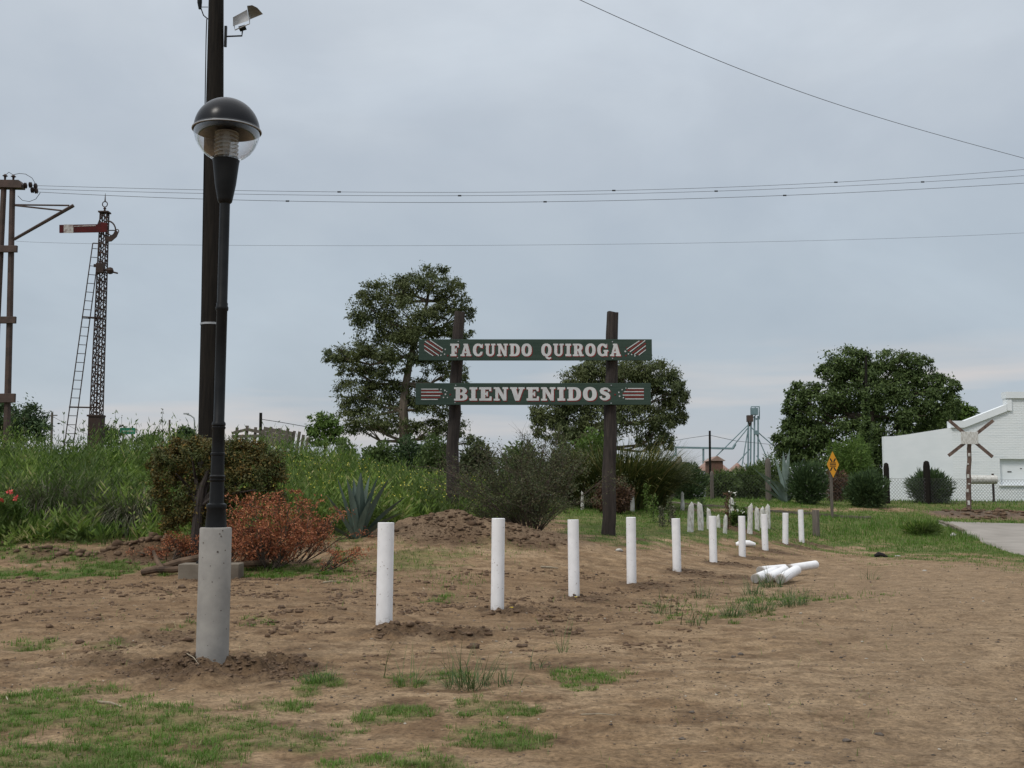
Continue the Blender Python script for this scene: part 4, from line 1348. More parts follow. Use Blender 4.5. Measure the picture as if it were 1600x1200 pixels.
# ------------------------------------------------------------------ level crossing sign, panel, diamond sign
d = 45
cs_ = thing('crossing_sign', GX(1513, d), 'weathered railway crossing cross on a peeling post before the white building', 'crossing sign')
mb = MB(); g = cs_.location
rough_post([Vector((P(1513, 790, d).x, d, g.z - .2)), P(1513.5, 740, d), P(1515.2, 675, d)], [.105, .095, .08], 5).build('post', M['rust_plank'], cs_, smooth=True)
for (z0, z1, x_) in [(708, 713, 1.2), (724, 726, -1), (741, 747, -.5), (755, 757, 1), (764, 769, -1.5), (782, 789, .5)]:
    mb = MB(); a, b_ = P(1513 + x_, z1, d - .088), P(1513.3 + x_, z0, d - .088)
    mb.box((a + b_) / 2, (.085, .03, b_.z - a.z)); mb.build('paint_remnant', M['old_white'], cs_)
def plank(x0, y0, x1, y1, yy, label=None):
    a, b_ = P(x0, y0, yy), P(x1, y1, yy); dd = b_ - a; L_ = Vector((dd.x, dd.z)).length
    mb = MB(); ang_ = math.atan2(dd.z, dd.x)
    mb.box((a + b_) / 2, (L_, .035, .13), ry=-ang_); mb.build('plank', M['rust_plank'], cs_)
plank(1483, 657, 1551, 714, d - .13); plank(1482, 712, 1552, 657, d - .17)
mb = MB(); a, b_ = P(1502, 694, d - .22), P(1528, 674.5, d - .22); mb.box((a + b_) / 2, (b_.x - a.x, .03, b_.z - a.z)); mb.build('plate', M['old_white'], cs_, bevel=.01)

bp_ = thing('barrier_panel', GX(1535, 50), 'faded whitish panel held between two short dark posts', 'barrier')
mb = MB(); a, b_ = P(1516, 757, 50), P(1556, 742, 50); mb.tube([(a.x, 50, (a.z + b_.z) / 2), (b_.x, 50, (a.z + b_.z) / 2)], .2, 16)
mb.build('drum', M['old_white'], bp_, smooth=True)
for x, w in ((1517, .1), (1554, .08)):
    p = P(x, 740, 50.1); gg = gz(p.x, 50.1); mb = MB(); mb.box((p.x, 50.3, (p.z + gg - .2) / 2), (w, .08, p.z - gg + .2)); mb.build('post', M['rail_iron'], bp_)

d = 41
ds = thing('warning_sign', GX(1297, d), 'yellow diamond railway crossing warning sign on a grey post', 'road sign')
c_ = P(1300, 726, d); mb = MB(); hw, hh_ = 9.5 * d / F, 20.5 * d / F
mb.prism([(c_.x - hw, c_.z), (c_.x, c_.z - hh_), (c_.x + hw, c_.z), (c_.x, c_.z + hh_)], d - .12, d - .10)
pl = mb.build('plate', M['sign_yellow'], ds)
mb = MB()
for (x0, y0, x1, y1) in [(-4.2, -9.5, -1.2, -4), (4.2, -9.5, 1.2, -4), (-4.2, 9.5, -1.2, 4), (4.2, 9.5, 1.2, 4)]:
    a = Vector((c_.x + x0 * d / F, c_.z - y0 * d / F)); b_ = Vector((c_.x + x1 * d / F, c_.z - y1 * d / F)); dd = (b_ - a).normalized(); n_ = Vector((-dd.y, dd.x)) * .024
    mb.prism([tuple(a - n_), tuple(b_ - n_), tuple(b_ + n_), tuple(a + n_)], d - .124, d - .1205)
for k in (-2.4, 0, 2.4):
    mb.box((c_.x, d - .1225, c_.z + k * d / F), (.23, .003, .03))
mb.build('symbol', M['sign_black'], pl)
mb = MB(); mb.box((c_.x - .05, d, (c_.z + ds.location.z) / 2 - .2), (.09, .09, c_.z - ds.location.z + .3)); mb.build('post', M['grey_wood'], ds)

# ------------------------------------------------------------------ chain-link fence with concrete posts
d = 48.5
fn = thing('wire_fence', GX(1385, d), 'sagging chain link fence on old pointed posts before the white building', 'fence')
FPOST = [(1385, 723, 9), (1448, 720, 11), (1200, 716, 9), (1062, 713, 9), (1112, 736, 6), (1540, 745, 1), (1640, 722, 10)]
def fpost(px, pt_, w, par=fn):
    x = P(px, 740, d).x; g = gz(x, d); zt = P(px, pt_, d).z; r_ = w * d / F / 2
    mb = MB(); mb.tube([Vector((x, d, g - .2)), Vector((x, d, zt - .25)), Vector((x, d, zt - .06)), Vector((x, d, zt))], [r_, r_, r_ * .8, r_ * .35], 8)
    mb.build('post', M['creosote'] if px > 1300 else M['grey_wood'], par, smooth=True)
for (a, b_, c_) in FPOST:
    if a != 1540: fpost(a, b_, c_)
def mesh_panel(x0p, x1p, pitch, w=.006):
    mb = MB()
    x0, x1 = P(x0p, 740, d).x, P(x1p, 740, d).x
    H_ = 1.05
    n = int((x1 - x0) / pitch)
    V_ = []; F_ = []
    def seg(ax, az, bx, bz, y):
        l = math.hypot(bx - ax, bz - az); nx, nz = -(bz - az) / l * w, (bx - ax) / l * w
        b0 = len(V_)
        V_.extend([(ax - nx, y, az - nz), (bx - nx, y, bz - nz), (bx + nx, y, bz + nz), (ax + nx, y, az + nz)]); F_.append((b0, b0 + 1, b0 + 2, b0 + 3))
    zb_ = lambda x: gz(x, d)
    zg = [gz(x0 + (x1 - x0) * k / 20, d) for k in range(21)]
    zf = lambda x: float(np.interp(x, np.linspace(x0, x1, 21), zg))
    m_ = int(H_ / pitch)
    for i in range(-m_, n + m_):
        for sgn in (1, -1):
            xa = x0 + i * pitch; xb = xa + H_ * .9
            za, zb2 = (0, H_) if sgn > 0 else (H_, 0)
            ta = max(0, (x0 - xa) / (xb - xa)); tb = min(1, (x1 - xa) / (xb - xa))
            if tb <= ta: continue
            X0 = xa + (xb - xa) * ta; X1 = xa + (xb - xa) * tb
            seg(X0, zf(X0) + .05 + za + (zb2 - za) * ta, X1, zf(X1) + .05 + za + (zb2 - za) * tb, d - .1 + .004 * sgn)
    for k in range(20):
        xa = x0 + (x1 - x0) * k / 20; xb = x0 + (x1 - x0) * (k + 1) / 20
        seg(xa, zf(xa) + H_ + .06, xb, zf(xb) + H_ + .06, d - .11)
    o = npmesh('mesh_panel', np.array(V_), np.array(F_), M['galv_wire'], fn)
M['galv_wire'] = mat('dull_wire', (.12, .12, .125), .6, (.10, .095, .09), 3)
mesh_panel(1385, 1448, .14, .0048); mesh_panel(1448, 1640, .14, .0048); mesh_panel(1200, 1385, .15, .0022); mesh_panel(1062, 1200, .15, .0022)

# ------------------------------------------------------------------ grain elevator and far buildings
d = 210
ge = thing('grain_elevator', Vector((P(1178, 740, d).x, d, 1.2)), 'pale blue green grain elevator tower with splayed spouts', 'grain elevator')
def E(px, py, dy=0): return P(px, py, d + dy)
mb = MB()
for (x0, x1) in [(1168.5, 1169.5), (1172.5, 1173.5), (1178, 1179), (1184.5, 1184.5)]:
    mb.tube([E(x0, 745), E(x1, 650)], .16, 6)
mb.build('leg', M['mint'], ge)
mb = MB(); mb.box(E(1171.5, 654), (1.1, 1.1, 1.25)); mb.tube([E(1171.5, 660), E(1170.5, 666)], [.5, .2], 4); mb.build('hopper', M['steelbrown'], ge)
mb = MB(); mb.box(E(1178.5, 643), (1.25, 1.2, 1.3)); mb.box(E(1181.5, 676), (.85, .85, .8)); mb.build('head_house', M['mint'], ge)
mb = MB()
for (a, b_) in [((1173.5, 636), (1173.5, 650)), ((1186.5, 635), (1186.5, 655)), ((1173.5, 635.5), (1186.5, 635.5)), ((1173.5, 650), (1186, 656)), ((1186.5, 655), (1178, 656)), ((1180, 636), (1180, 650))]:
    for dy in (0, 1.4): mb.tube([E(*a, dy), E(*b_, dy)], .12, 4)
mb.build('frame', M['mint'], ge)
for (a, b_) in [((1169, 664), (1117, 715)), ((1169, 668), (1145, 698)), ((1169, 670), (1159, 730)), ((1173, 667), (1181, 675)), ((1182, 678), (1199, 717)), ((1185, 676), (1215, 702)), ((1171, 702), (1149, 727)), ((1182, 712), (1192, 725))]:
    mb = MB(); mb.tube([E(*a), E(*b_)], .11, 5); mb.build('spout', M['mint'], ge)
cv_ = thing('conveyor', E(1100, 725), 'raised blue grey conveyor gantry beside the grain elevator', 'conveyor')
cv_.location.z = 1.2; ORG[cv_.name] = Vector(cv_.location)
mb = MB(); mb.box((E(1056, 699) + E(1145, 701)) / 2, ((E(1145, 700) - E(1056, 700)).x, .6, .36), ry=math.radians(1.2)); mb.build('belt_housing', M['mint'], cv_)
mb = MB(); mb.tube([E(1145, 701), E(1149, 694)], .25, 5); mb.build('spout', M['mint'], cv_)
for a, b_ in [((1056, 699), (1056, 712)), ((1056, 708), (1044, 722)), ((1099, 700), (1099, 745))]:
    mb = MB(); mb.tube([E(*a), E(*b_)], .2, 5); mb.build('strut', M['mint'], cv_)
far = [(1103, 722, 735, 17, 'rust brown cone roof bin nearest the leaning pole'), (1152, 724, 736, 16, 'rust brown cone roof bin under the elevator spouts'), (1130, 727, 736, 12, 'low rust brown roof bin between the two larger bins')]
for (px, t0, b0, rw, lab) in far:
    dd = 190; p = P(px, b0, dd); r_ = rw * dd / F
    bt = thing('grain_bin', Vector((p.x, dd, 1.2)), lab, 'grain bin', 'grain bins by the elevator')
    mb = MB(); mb.lathe([(r_ * .95, 1.2), (r_ * .95, p.z)], (p.x, dd, 0), 20); mb.build('wall', M['galv'], bt)
    mb = MB(); mb.lathe([(r_ * 1.05, p.z - .1), (r_ * .12, P(px, t0, dd).z), (.01, P(px, t0 - 1, dd).z)], (p.x, dd, 0), 20); mb.build('roof', M['roof_rust'], bt)
dd = 180; p = P(1120, 722, dd); hs = thing('red_house', Vector((p.x, dd, 1.2)), 'dull red house end showing above the hedge by the elevator', 'house')
mb = MB(); a, b_ = P(1112, 720, dd), P(1130, 735, dd); mb.box(((a.x + b_.x) / 2, dd + 3, (a.z + 1.2) / 2), (b_.x - a.x, 6, a.z - 1.2)); mb.build('wall', M['brick_red'], hs)
mb = MB(); mb.prism([(a.x - .4, a.z), (b_.x + .4, a.z), ((a.x + b_.x) / 2, a.z + .8)], dd - .3, dd + 6.4); mb.build('roof', M['roof_rust'], hs)
dd = 70; sh_ = thing('shed', Vector((P(1055, 730, dd).x, dd, 1.2)), 'low dark roofed shed between flax bush and fence post', 'shed')
a, b_ = P(1035, 722, dd), P(1076, 740, dd)
mb = MB(); mb.box(((a.x + b_.x) / 2, dd + 2, (a.z + 1.2) / 2 - .1), (b_.x - a.x - .2, 4, a.z - 1.3)); mb.build('wall', M['grey_wood'], sh_)
mb = MB(); mb.box(((a.x + b_.x) / 2, dd + 2, a.z - .03), (b_.x - a.x, 4.3, .14), ry=math.radians(4)); mb.build('roof', M['sleeper'], sh_)

# far poles and wires
def far_pole(px, t0, b0, dd, r_, label, arm=None, mt='grey_wood'):
    p = P(px, b0, dd); t_ = thing('utility_pole', Vector((p.x, dd, gz(p.x, dd))), label, 'pole')
    mb = MB(); mb.tube([Vector((p.x, dd, t_.location.z - .3)), P(px, t0, dd)], [r_ * 1.2, r_], 8); mb.build('shaft', M[mt], t_)
    if arm:
        mb = MB(); mb.tube([P(px - arm, t0 + 5, dd), P(px + arm, t0 + 5, dd)], r_ * .6, 4); mb.build('crossarm', M[mt], t_)
far_pole(1109, 673, 745, 85, .085, 'slim far pole in front of the grain bins', None, 'creosote')
far_pole(81.5, 644, 700, 110, .12, 'far utility pole with short crossarm beyond the weedy bank', 8)
far_pole(407.5, 645, 690, 80, .11, 'dark far pole rising behind the plank loading ramp', None, 'creosote')
far_pole(265, 656, 700, 90, .08, 'leaning far post beside the tallest thistle', None)
def farwire(pts, r_, label):
    A_ = [P(*p) for p in pts]; mb = MB(); mb.tube(A_, r_, 4); o = mb.build('overhead_wire', M['wire'], org=A_[0]); setp(o, label, 'wire', 'overhead wires')
farwire([(1109, 680, 85), (1080, 684, 95), (1040, 691, 110)], .022, 'short far wire running from the slim pole to the eucalyptus')
farwire([(1109, 680, 85), (1150, 689, 90), (1230, 697, 100)], .022, 'far wire sloping from the slim pole across the elevator')
farwire([(408, 655, 80), (440, 660, 80), (480, 667, 80), (540, 679, 80)], .03, 'far wire sloping from the dark pole to the small tree')
farwire([(60, 656, 110), (81, 650, 110), (120, 672, 112), (160, 688, 114)], .02, 'far wire drooping from the crossarm pole')
fs_ = thing('street_lamp', Vector((P(304, 690, 95).x, 95, 1.2)), 'tiny far curved street lamp on the skyline beyond the weeds', 'street lamp')
mb = MB(); mb.tube([Vector((P(304, 690, 95).x, 95, 1.0)), P(304, 660, 95), P(303, 653, 95), P(298, 649, 95), P(292, 647, 95)], .07, 6); mb.build('pole', M['galv'], fs_)
mb = MB(); mb.box(P(291, 646.5, 95), (.45, .2, .12)); mb.build('lamp_head', M['galv'], fs_)
gsn = thing('green_sign', Vector((P(200, 690, 70).x, 70, 1.2)), 'small green road sign peeping over the weeds beside the semaphore', 'road sign')
M['sign_green'] = mat('road_sign_green', (.02, .16, .10), .6)
mb = MB(); mb.box(P(199.5, 673.5, 70), (.98, .03, .42)); pl = mb.build('plate', M['sign_green'], gsn)
mb = MB(); mb.box(P(199.5, 673.5, 69.98), (.74, .012, .05)); mb.build('border', M['letter_white'], pl)
mb = MB(); mb.box(P(193, 690, 70.1), (.08, .08, 2.0)); mb.box(P(206, 690, 70.1), (.08, .08, 2.0)); mb.build('post', M['grey_wood'], gsn)

# plank loading ramp of grey timber
d = 56
rm = thing('loading_ramp', Vector((P(420, 690, d).x, d, gz(P(420, 690, d).x, d))), 'broken timber cattle loading ramp on top of the weedy bank', 'loading ramp')
for (x, y_) in [(369, 668), (385, 665), (398, 667.5), (410, 671), (422, 667), (435, 669), (446, 669), (456, 673), (464, 674), (470, 679), (477, 683)]:
    t_ = P(x, y_, d); mb = MB(); mb.box((t_.x, d, t_.z - 1.0), (.13, .12, 2.0), ry=math.radians(3 if x < 440 else 8)); mb.build('post', M['grey_wood'], rm)
for (x0, y0, x1, y1, w) in [(362, 677, 386, 671, .14), (386, 671, 412, 676, .16), (362, 682, 412, 681, .16), (412, 670, 457, 678, .22), (412, 677, 457, 685, .22), (412, 684, 457, 692, .22), (414, 691, 457, 699, .22)]:
    a, b_ = P(x0, y0, d - .1), P(x1, y1, d - .1); dd = b_ - a; mb = MB()
    mb.box((a + b_) / 2, (Vector((dd.x, dd.z)).length, .05, w), ry=-math.atan2(dd.z, dd.x)); mb.build('plank', M['grey_wood'], rm)

# ------------------------------------------------------------------ foliage
LM = {
    'euc': leafmat('eucalyptus_leaves', [(0, (.042, .058, .024)), (.5, (.088, .114, .046)), (1, (.175, .195, .08))], trans=.28, patch=(.095, .11, .038), pscale=.4),
    'elm': leafmat('broad_leaves', [(0, (.040, .066, .020)), (.5, (.084, .126, .038)), (1, (.15, .205, .065))], trans=.33),
    'lime': leafmat('light_green_leaves', [(0, (.05, .09, .015)), (.5, (.09, .155, .03)), (1, (.15, .21, .05))], trans=.3),
    'dark': leafmat('dark_needles', [(0, (.024, .046, .018)), (.5, (.050, .086, .032)), (1, (.09, .14, .05))], trans=.2),
    'weed': leafmat('weed_leaves', [(0, (.034, .068, .012)), (.35, (.076, .142, .022)), (.7, (.145, .228, .038)), (.92, (.26, .34, .08)), (1, (.38, .36, .16))], trans=.4, patch=(.075, .110, .032), pscale=.8),
    'grass': leafmat('grass_blades', [(0, (.045, .11, .012)), (.5, (.090, .190, .024)), (.85, (.15, .25, .042)), (.97, (.26, .28, .10)), (1, (.40, .35, .20))], trans=.35, patch=(.115, .170, .04), pscale=1.3),
    'tuft': leafmat('blue_green_blades', [(0, (.035, .075, .022)), (.6, (.075, .130, .04)), (1, (.18, .18, .09))], trans=.25),
    'tuss': leafmat('tussock_blades', [(0, (.035, .045, .024)), (.6, (.105, .11, .065)), (1, (.26, .23, .17))], trans=.15),
    'rust': leafmat('dead_red_leaves', [(0, (.12, .045, .025)), (.5, (.28, .090, .042)), (1, (.46, .20, .09))], trans=.2),
    'brown': leafmat('olive_brown_leaves', [(0, (.040, .044, .016)), (.45, (.098, .090, .028)), (.75, (.19, .115, .028)), (1, (.36, .19, .04))], trans=.2, patch=(.06, .085, .025), pscale=1.9),
    'redhedge': leafmat('reddish_leaves', [(0, (.05, .03, .02)), (.6, (.10, .055, .033)), (1, (.16, .10, .045))], trans=.15),
    'flax': leafmat('flax_blades', [(0, (.025, .042, .014)), (.5, (.075, .098, .028)), (.82, (.17, .17, .05)), (1, (.34, .28, .12))], trans=.15),
    'sparse': leafmat('olive_twig_leaves', [(0, (.035, .050, .020)), (.6, (.07, .088, .034)), (1, (.13, .12, .06))], trans=.2),
}
M['agave'] = mat('agave_leaf', (.095, .135, .110), .6, (.055, .08, .065), 3, spec=.4, stretch=(3, 3, .6))
M['agave_pale'] = mat('pale_agave_leaf', (.22, .28, .25), .55, (.15, .20, .175), 3, spec=.4)
M['dead_leaf'] = mat('dead_agave_leaf', (.09, .045, .03), .9, (.06, .035, .025), 5)
M['twig'] = mat('twig_bark', (.085, .065, .050), .95, (.05, .04, .032), 6)
M['pink'] = leafmat('pink_petals', [(0, (.55, .06, .06)), (1, (.75, .16, .14))], trans=.2)
M['petal'] = leafmat('white_petals', [(0, (.70, .70, .66)), (1, (.80, .80, .74))], trans=.1)
M['yel'] = leafmat('yellow_petals', [(0, (.42, .40, .05)), (1, (.62, .55, .10))], trans=.1)


def cloud_points(clumps, n, sub=14, subr=.30, fill=.25):
    """leaf positions gathered in tufts that sit mostly on the outside of each clump"""
    out = []; cen = []
    tot = sum(c[3] * c[5] for c in clumps)
    for (cx, cy, cz, rx, ry, rz) in clumps:
        m = max(6, int(n * rx * rz / tot))
        k = max(5, int(sub))
        dirs = unit(rng.normal(size=(k, 3)))
        rad_ = rng.uniform(.45, 1.0, (k, 1)) ** .6
        sc = dirs * rad_ * np.array([rx, ry, rz]) * 1.0
        wh = rng.integers(0, k, m)
        jit = rng.normal(size=(m, 3)) * np.array([rx, ry, rz]) * (subr * .5 * rng.uniform(.5, 1.3, (k, 1)))[wh]
        p = sc[wh] + jit
        f = rng.random(m) < fill
        p[f] = unit(rng.normal(size=(f.sum(), 3))) * (rng.random((f.sum(), 1)) ** .5) * np.array([rx, ry, rz]) * .92
        out.append(p + np.array([cx, cy, cz])); cen.append(p)
    return np.concatenate(out), np.concatenate(cen)


def foliage(name, parent, clumps, n, ls, mt, sub=14, subr=.3, droop=0., ratio=.45, fill=.25, org=None):
    p, c = cloud_points(clumps, n, sub, subr, fill)
    D = unit(rng.normal(size=p.shape)) + np.array([0, 0, -droop])
    nrm = unit(c) * .8 + np.array([0, 0, .6]) + rng.normal(size=p.shape) * .55
    l = ls * rng.uniform(.6, 1.35, len(p))
    V_, F_ = diamonds(p, D, l, l * ratio, nrm)
    v = np.clip(rng.normal(.45, .22, len(p)) , 0, 1)
    return npmesh(name, V_, F_, mt, parent, org, v=v)


def clumps_px(lst, d, depth=.8, jy=.6):
    out = []
    for (px, py, rx, ry) in lst:
        q = P(px, py, d); s_ = d / F
        r1, r2 = rx * s_, ry * s_
        out.append((q.x, d + rng.uniform(-jy, jy) * r1, q.z, r1, max(r1, r2) * depth, r2))
    return out


def tree(name, label, cat, base_px, d, trunk, limbs, lst, n, ls, mt, bark='bark', r0=.3, group=None, sub=14, subr=.3, droop=.3, ratio=.45, fill=.22, depth=.85):
    bx = P(base_px, 700, d).x
    g = gz(bx, d)
    t_ = thing(name, Vector((bx, d, g)), label, cat, group)
    mb = MB()
    tp = [P(x, y_, d) for x, y_ in trunk]
    tp = [Vector((bx, d, g - .3))] + tp
    n_ = len(tp)
    mb.tube(tp, [r0 * (1 - .75 * i / (n_ - 1)) for i in range(n_)], 9)
    sat = []
    for (a_, b_, c_, e_) in lst:
        for k in range(3):
            t3 = random.uniform(0, 6.283); q = random.uniform(.22, .45)
            sat.append((a_ + math.cos(t3) * c_ * 1.02, b_ - math.sin(t3) * e_ * 1.02, c_ * q, e_ * q))
    cl = clumps_px([(a_, b_, c_ * 1.1, e_ * 1.18) for (a_, b_, c_, e_) in lst], d, depth)
    cl2 = clumps_px(sat, d, depth)
    for c in cl[::1]:
        # limb from the trunk to each clump
        s_ = min(tp[1:], key=lambda q: (q - Vector(c[:3])).length + (3 if q.z > c[2] + .3 else 0))
        e = Vector(c[:3]); m_ = s_.lerp(e, .5) + Vector((random.uniform(-.3, .3), random.uniform(-.3, .3), -.25 * (e - s_).length * .5))
        mb.tube([s_, m_, e], [r0 * .30, r0 * .2, r0 * .06], 5)
        for k in range(3):
            e2 = e + Vector((random.uniform(-1, 1) * c[3], random.uniform(-1, 1) * c[4], random.uniform(-.6, 1) * c[5])) * .7
            mb.tube([m_, m_.lerp(e2, .6) + Vector((0, 0, .1)), e2], [r0 * .14, r0 * .09, r0 * .03], 4)
    mb.build('trunk', M[bark], t_, smooth=True)
    foliage('crown', t_, cl + cl2, n, ls, mt, sub, subr, droop, ratio, fill)
    return t_


tree('eucalyptus_tree', 'tall eucalyptus with layered dark crown behind the left sign post', 'tree', 633, 80,
     [(632, 690), (630, 640), (634, 600), (642, 555), (655, 515), (668, 470)], None,
     [(607, 458, 34, 24), (575, 480, 28, 22), (640, 447, 24, 20), (682, 442, 30, 22), (712, 462, 22, 22), (588, 512, 38, 26), (640, 500, 44, 34), (690, 500, 30, 22), (726, 488, 14, 14), (718, 520, 18, 10),
      (545, 550, 34, 16), (522, 556, 15, 12), (575, 568, 36, 20), (620, 555, 38, 28), (550, 578, 22, 10), (680, 560, 30, 22), (705, 580, 24, 14),
      (560, 612, 34, 18), (600, 620, 40, 22), (545, 640, 20, 14), (640, 610, 36, 20), (580, 655, 42, 16), (555, 668, 26, 10), (620, 665, 34, 12), (680, 630, 30, 20), (700, 660, 26, 18), (670, 672, 26, 14), (735, 690, 14, 10), (725, 605, 14, 8)],
     62000, .24, LM['euc'], 'euc_bark', .46, sub=18, subr=.32, droop=.7, ratio=.36, fill=.12)
tree('eucalyptus_tree', 'wide drooping eucalyptus behind the right sign post', 'tree', 958, 74,
     [(958, 740), (956, 700), (962, 660), (970, 620)], None,
     [(905, 592, 26, 20), (935, 582, 34, 20), (975, 578, 34, 18), (1012, 583, 30, 20), (1040, 600, 26, 20), (1058, 618, 16, 20), (885, 608, 18, 14), (900, 618, 34, 20), (950, 612, 40, 24), (1000, 615, 40, 26),
      (1045, 645, 22, 16), (865, 645, 28, 22), (848, 662, 16, 18), (900, 655, 32, 22), (945, 655, 36, 22), (1000, 655, 30, 20), (1035, 668, 16, 18), (1042, 690, 9, 12), (880, 680, 26, 16), (930, 688, 34, 18), (1015, 690, 16, 14)],
     60000, .22, LM['euc'], 'euc_bark', .38, sub=18, subr=.34, droop=1.0, ratio=.36, fill=.14)
tree('broadleaf_tree', 'big dark broadleaf tree standing beside the white building', 'tree', 1370, 76,
     [(1368, 740), (1366, 690), (1362, 650), (1372, 600)], None,
     [(1320, 565, 30, 18), (1350, 575, 26, 20), (1395, 562, 30, 14), (1430, 570, 26, 18), (1300, 590, 26, 18), (1345, 605, 36, 24), (1400, 595, 38, 24), (1450, 595, 28, 20), (1478, 605, 18, 16), (1258, 610, 22, 14), (1238, 625, 14, 14),
      (1285, 628, 34, 24), (1340, 640, 40, 28), (1400, 640, 42, 28), (1455, 640, 34, 26), (1482, 635, 16, 18), (1245, 650, 20, 18), (1228, 690, 18, 16), (1270, 670, 36, 26), (1325, 685, 40, 28), (1385, 690, 42, 28), (1445, 680, 36, 24), (1240, 705, 26, 18), (1290, 715, 40, 20), (1350, 725, 36, 20), (1255, 685, 28, 22)],
     78000, .22, LM['elm'], 'bark', .42, sub=20, subr=.32, droop=.7, ratio=.5, fill=.2)
tree('broadleaf_tree', 'lighter green tree showing above the low parapet of the building', 'tree', 1492, 86,
     [(1490, 700), (1492, 670)], None, [(1478, 648, 22, 14), (1500, 650, 20, 14), (1512, 645, 12, 8), (1490, 668, 30, 16), (1455, 660, 20, 16)],
     7000, .30, LM['lime'], 'bark', .2, sub=12, subr=.36, fill=.25)
tree('small_tree', 'small pale green tree on the skyline before the tall eucalyptus', 'tree', 508, 60,
     [(508, 690), (506, 676), (512, 664)], None, [(500, 655, 17, 8), (515, 656, 14, 8), (492, 672, 12, 9), (524, 668, 11, 9), (508, 668, 10, 8), (527, 684, 14, 9), (500, 688, 22, 6)],
     3200, .20, LM['lime'], 'bark', .10, sub=10, subr=.36, fill=.15)
tree('background_tree', 'dark tree mass beside the twin pole frame at the skyline', 'tree', 30, 75,
     [(30, 680), (30, 665)], None, [(20, 655, 30, 24), (45, 652, 22, 18), (55, 668, 12, 16), (5, 665, 30, 30), (35, 672, 34, 18)], 9000, .22, LM['dark'], 'bark', .25, sub=12, subr=.4, fill=.3)
for (px, py, w, h_, dd, lab, nn2, mt_) in [
        (290, 678, 15, 10, 70, 'dark rounded skyline bush at the tarred pole', 2500, 'dark'),
        (232, 683, 14, 8, 75, 'low skyline bush right of the green road sign', 1500, 'elm'),
        (170, 675, 14, 12, 75, 'low skyline bush between the semaphore and green sign', 1800, 'elm')]:
    g = Vector((P(px, py, dd).x, dd, gz(P(px, py, dd).x, dd)))
    t_ = thing('skyline_bush', g, lab, 'bush'); 
    cl = clumps_px([(px, py, w, h_), (px - w * .6, py + 4, w * .7, h_ * .7), (px + w * .6, py + 4, w * .7, h_ * .7), (px, py + h_, w * 1.3, h_)], dd)
    foliage('foliage', t_, cl, nn2, .2, LM[mt_], sub=10, subr=.4)
    mb = MB(); mb.tube([g - Vector((0, 0, .2)), Vector((g.x, dd, cl[0][2]))], [.12, .05], 6); mb.build('stem', M['bark'], t_)

# ivy-clad pole by the broadleaf tree
d = 62
ip = thing('ivy_pole', Vector((P(1353, 740, d).x, d, gz(P(1353, 740, d).x, d))), 'slim dark pole wrapped in climbing ivy before the dark tree', 'pole')
mb = MB(); mb.tube([ip.location - Vector((0, 0, .2)), P(1353, 556, d)], [.12, .07], 8); mb.build('shaft', M['creosote'], ip)
foliage('ivy', ip, clumps_px([(1353, 735 - k * 12, 12 - k * .75, 10) for k in range(11)] + [(1356, 740, 16, 14)], d), 5200, .16, LM['elm'], sub=8, subr=.45, ratio=.7)


def bush(px, py, w, h_, d, lab, n, ls, mt_, grp=None, sub=18, spiky=False, ratio=.22, extra=None, name='round_bush', cat='bush'):
    g = Vector((P(px, py, d).x, d, gz(P(px, py, d).x, d)))
    t_ = thing(name, g, lab, cat, grp)
    s_ = d / F
    R_ = w * s_; top = P(px, py - h_, d).z; Hh = top - g.z
    cen = Vector((g.x, d, g.z + Hh * .45))
    dirs = unit(rng.normal(size=(n, 3))); rr = rng.random((n, 1)) ** .45
    lump = 1 + .16 * np.sin(dirs[:, :1] * 5 + px) * np.cos(dirs[:, 2:] * 6 + px * .3) + .10 * np.sin(dirs[:, 1:2] * 9)
    p = dirs * rr * lump * np.array([R_ * .93, R_ * .9, Hh * .53]) + np.array(cen)
    p[:, 2] = np.maximum(p[:, 2], g.z + .02)
    if spiky:
        D = dirs * .9 + np.array([0, 0, .7]) + rng.normal(size=p.shape) * .35
    else:
        D = dirs + rng.normal(size=p.shape) * .9
    l = ls * rng.uniform(.6, 1.4, n)
    V_, F_ = diamonds(p, D, l, l * ratio, None)
    npmesh('foliage', V_, F_, LM[mt_], t_, v=np.clip(rng.normal(.45, .25, n), 0, 1))
    mb = MB()
    for k in range(7):
        a = k * 2.4; e = cen + Vector((math.cos(a) * R_ * .6, math.sin(a) * R_ * .6, Hh * .25))
        mb.tube([g + Vector((math.cos(a) * .05, math.sin(a) * .05, -.1)), g.lerp(e, .5) + Vector((0, 0, .1)), e], [.035, .025, .008], 5)
    mb.build('stem', M['bark'], t_)
    return t_


GB = 'clipped round bushes along the fence'
bush(1075, 745, 30, 20, 47, 'dark round clipped bush nearest the flax, before a leaning fence post', 6500, .17, 'dark', GB, spiky=True)
bush(1262, 752, 31, 29, 46, 'dark round clipped bush beside the yellow diamond sign', 7500, .17, 'dark', GB, spiky=True)
bush(1354, 757, 33, 22, 46, 'dark round clipped bush just left of the white building', 7000, .17, 'dark', GB, spiky=True)
bush(1453, 757, 34, 20, 49.3, 'spiky dark green bush in front of the white wall', 5200, .26, 'dark', GB, spiky=True, ratio=.14)
bush(1128, 752, 26, 15, 51, 'green bush in the hedge right of the bare fence corner', 5000, .2, 'elm', 'hedge bushes behind the fence')
bush(1170, 748, 30, 20, 52, 'green hedge bush under the grain elevator tower', 6000, .2, 'elm', 'hedge bushes behind the fence')
bush(1205, 742, 34, 26, 54, 'green hedge bush behind the pale agave', 6000, .2, 'elm', 'hedge bushes behind the fence')
bush(1325, 725, 36, 42, 56, 'lighter green bush behind the round clipped bush and diamond sign', 6500, .22, 'lime', 'hedge bushes behind the fence')
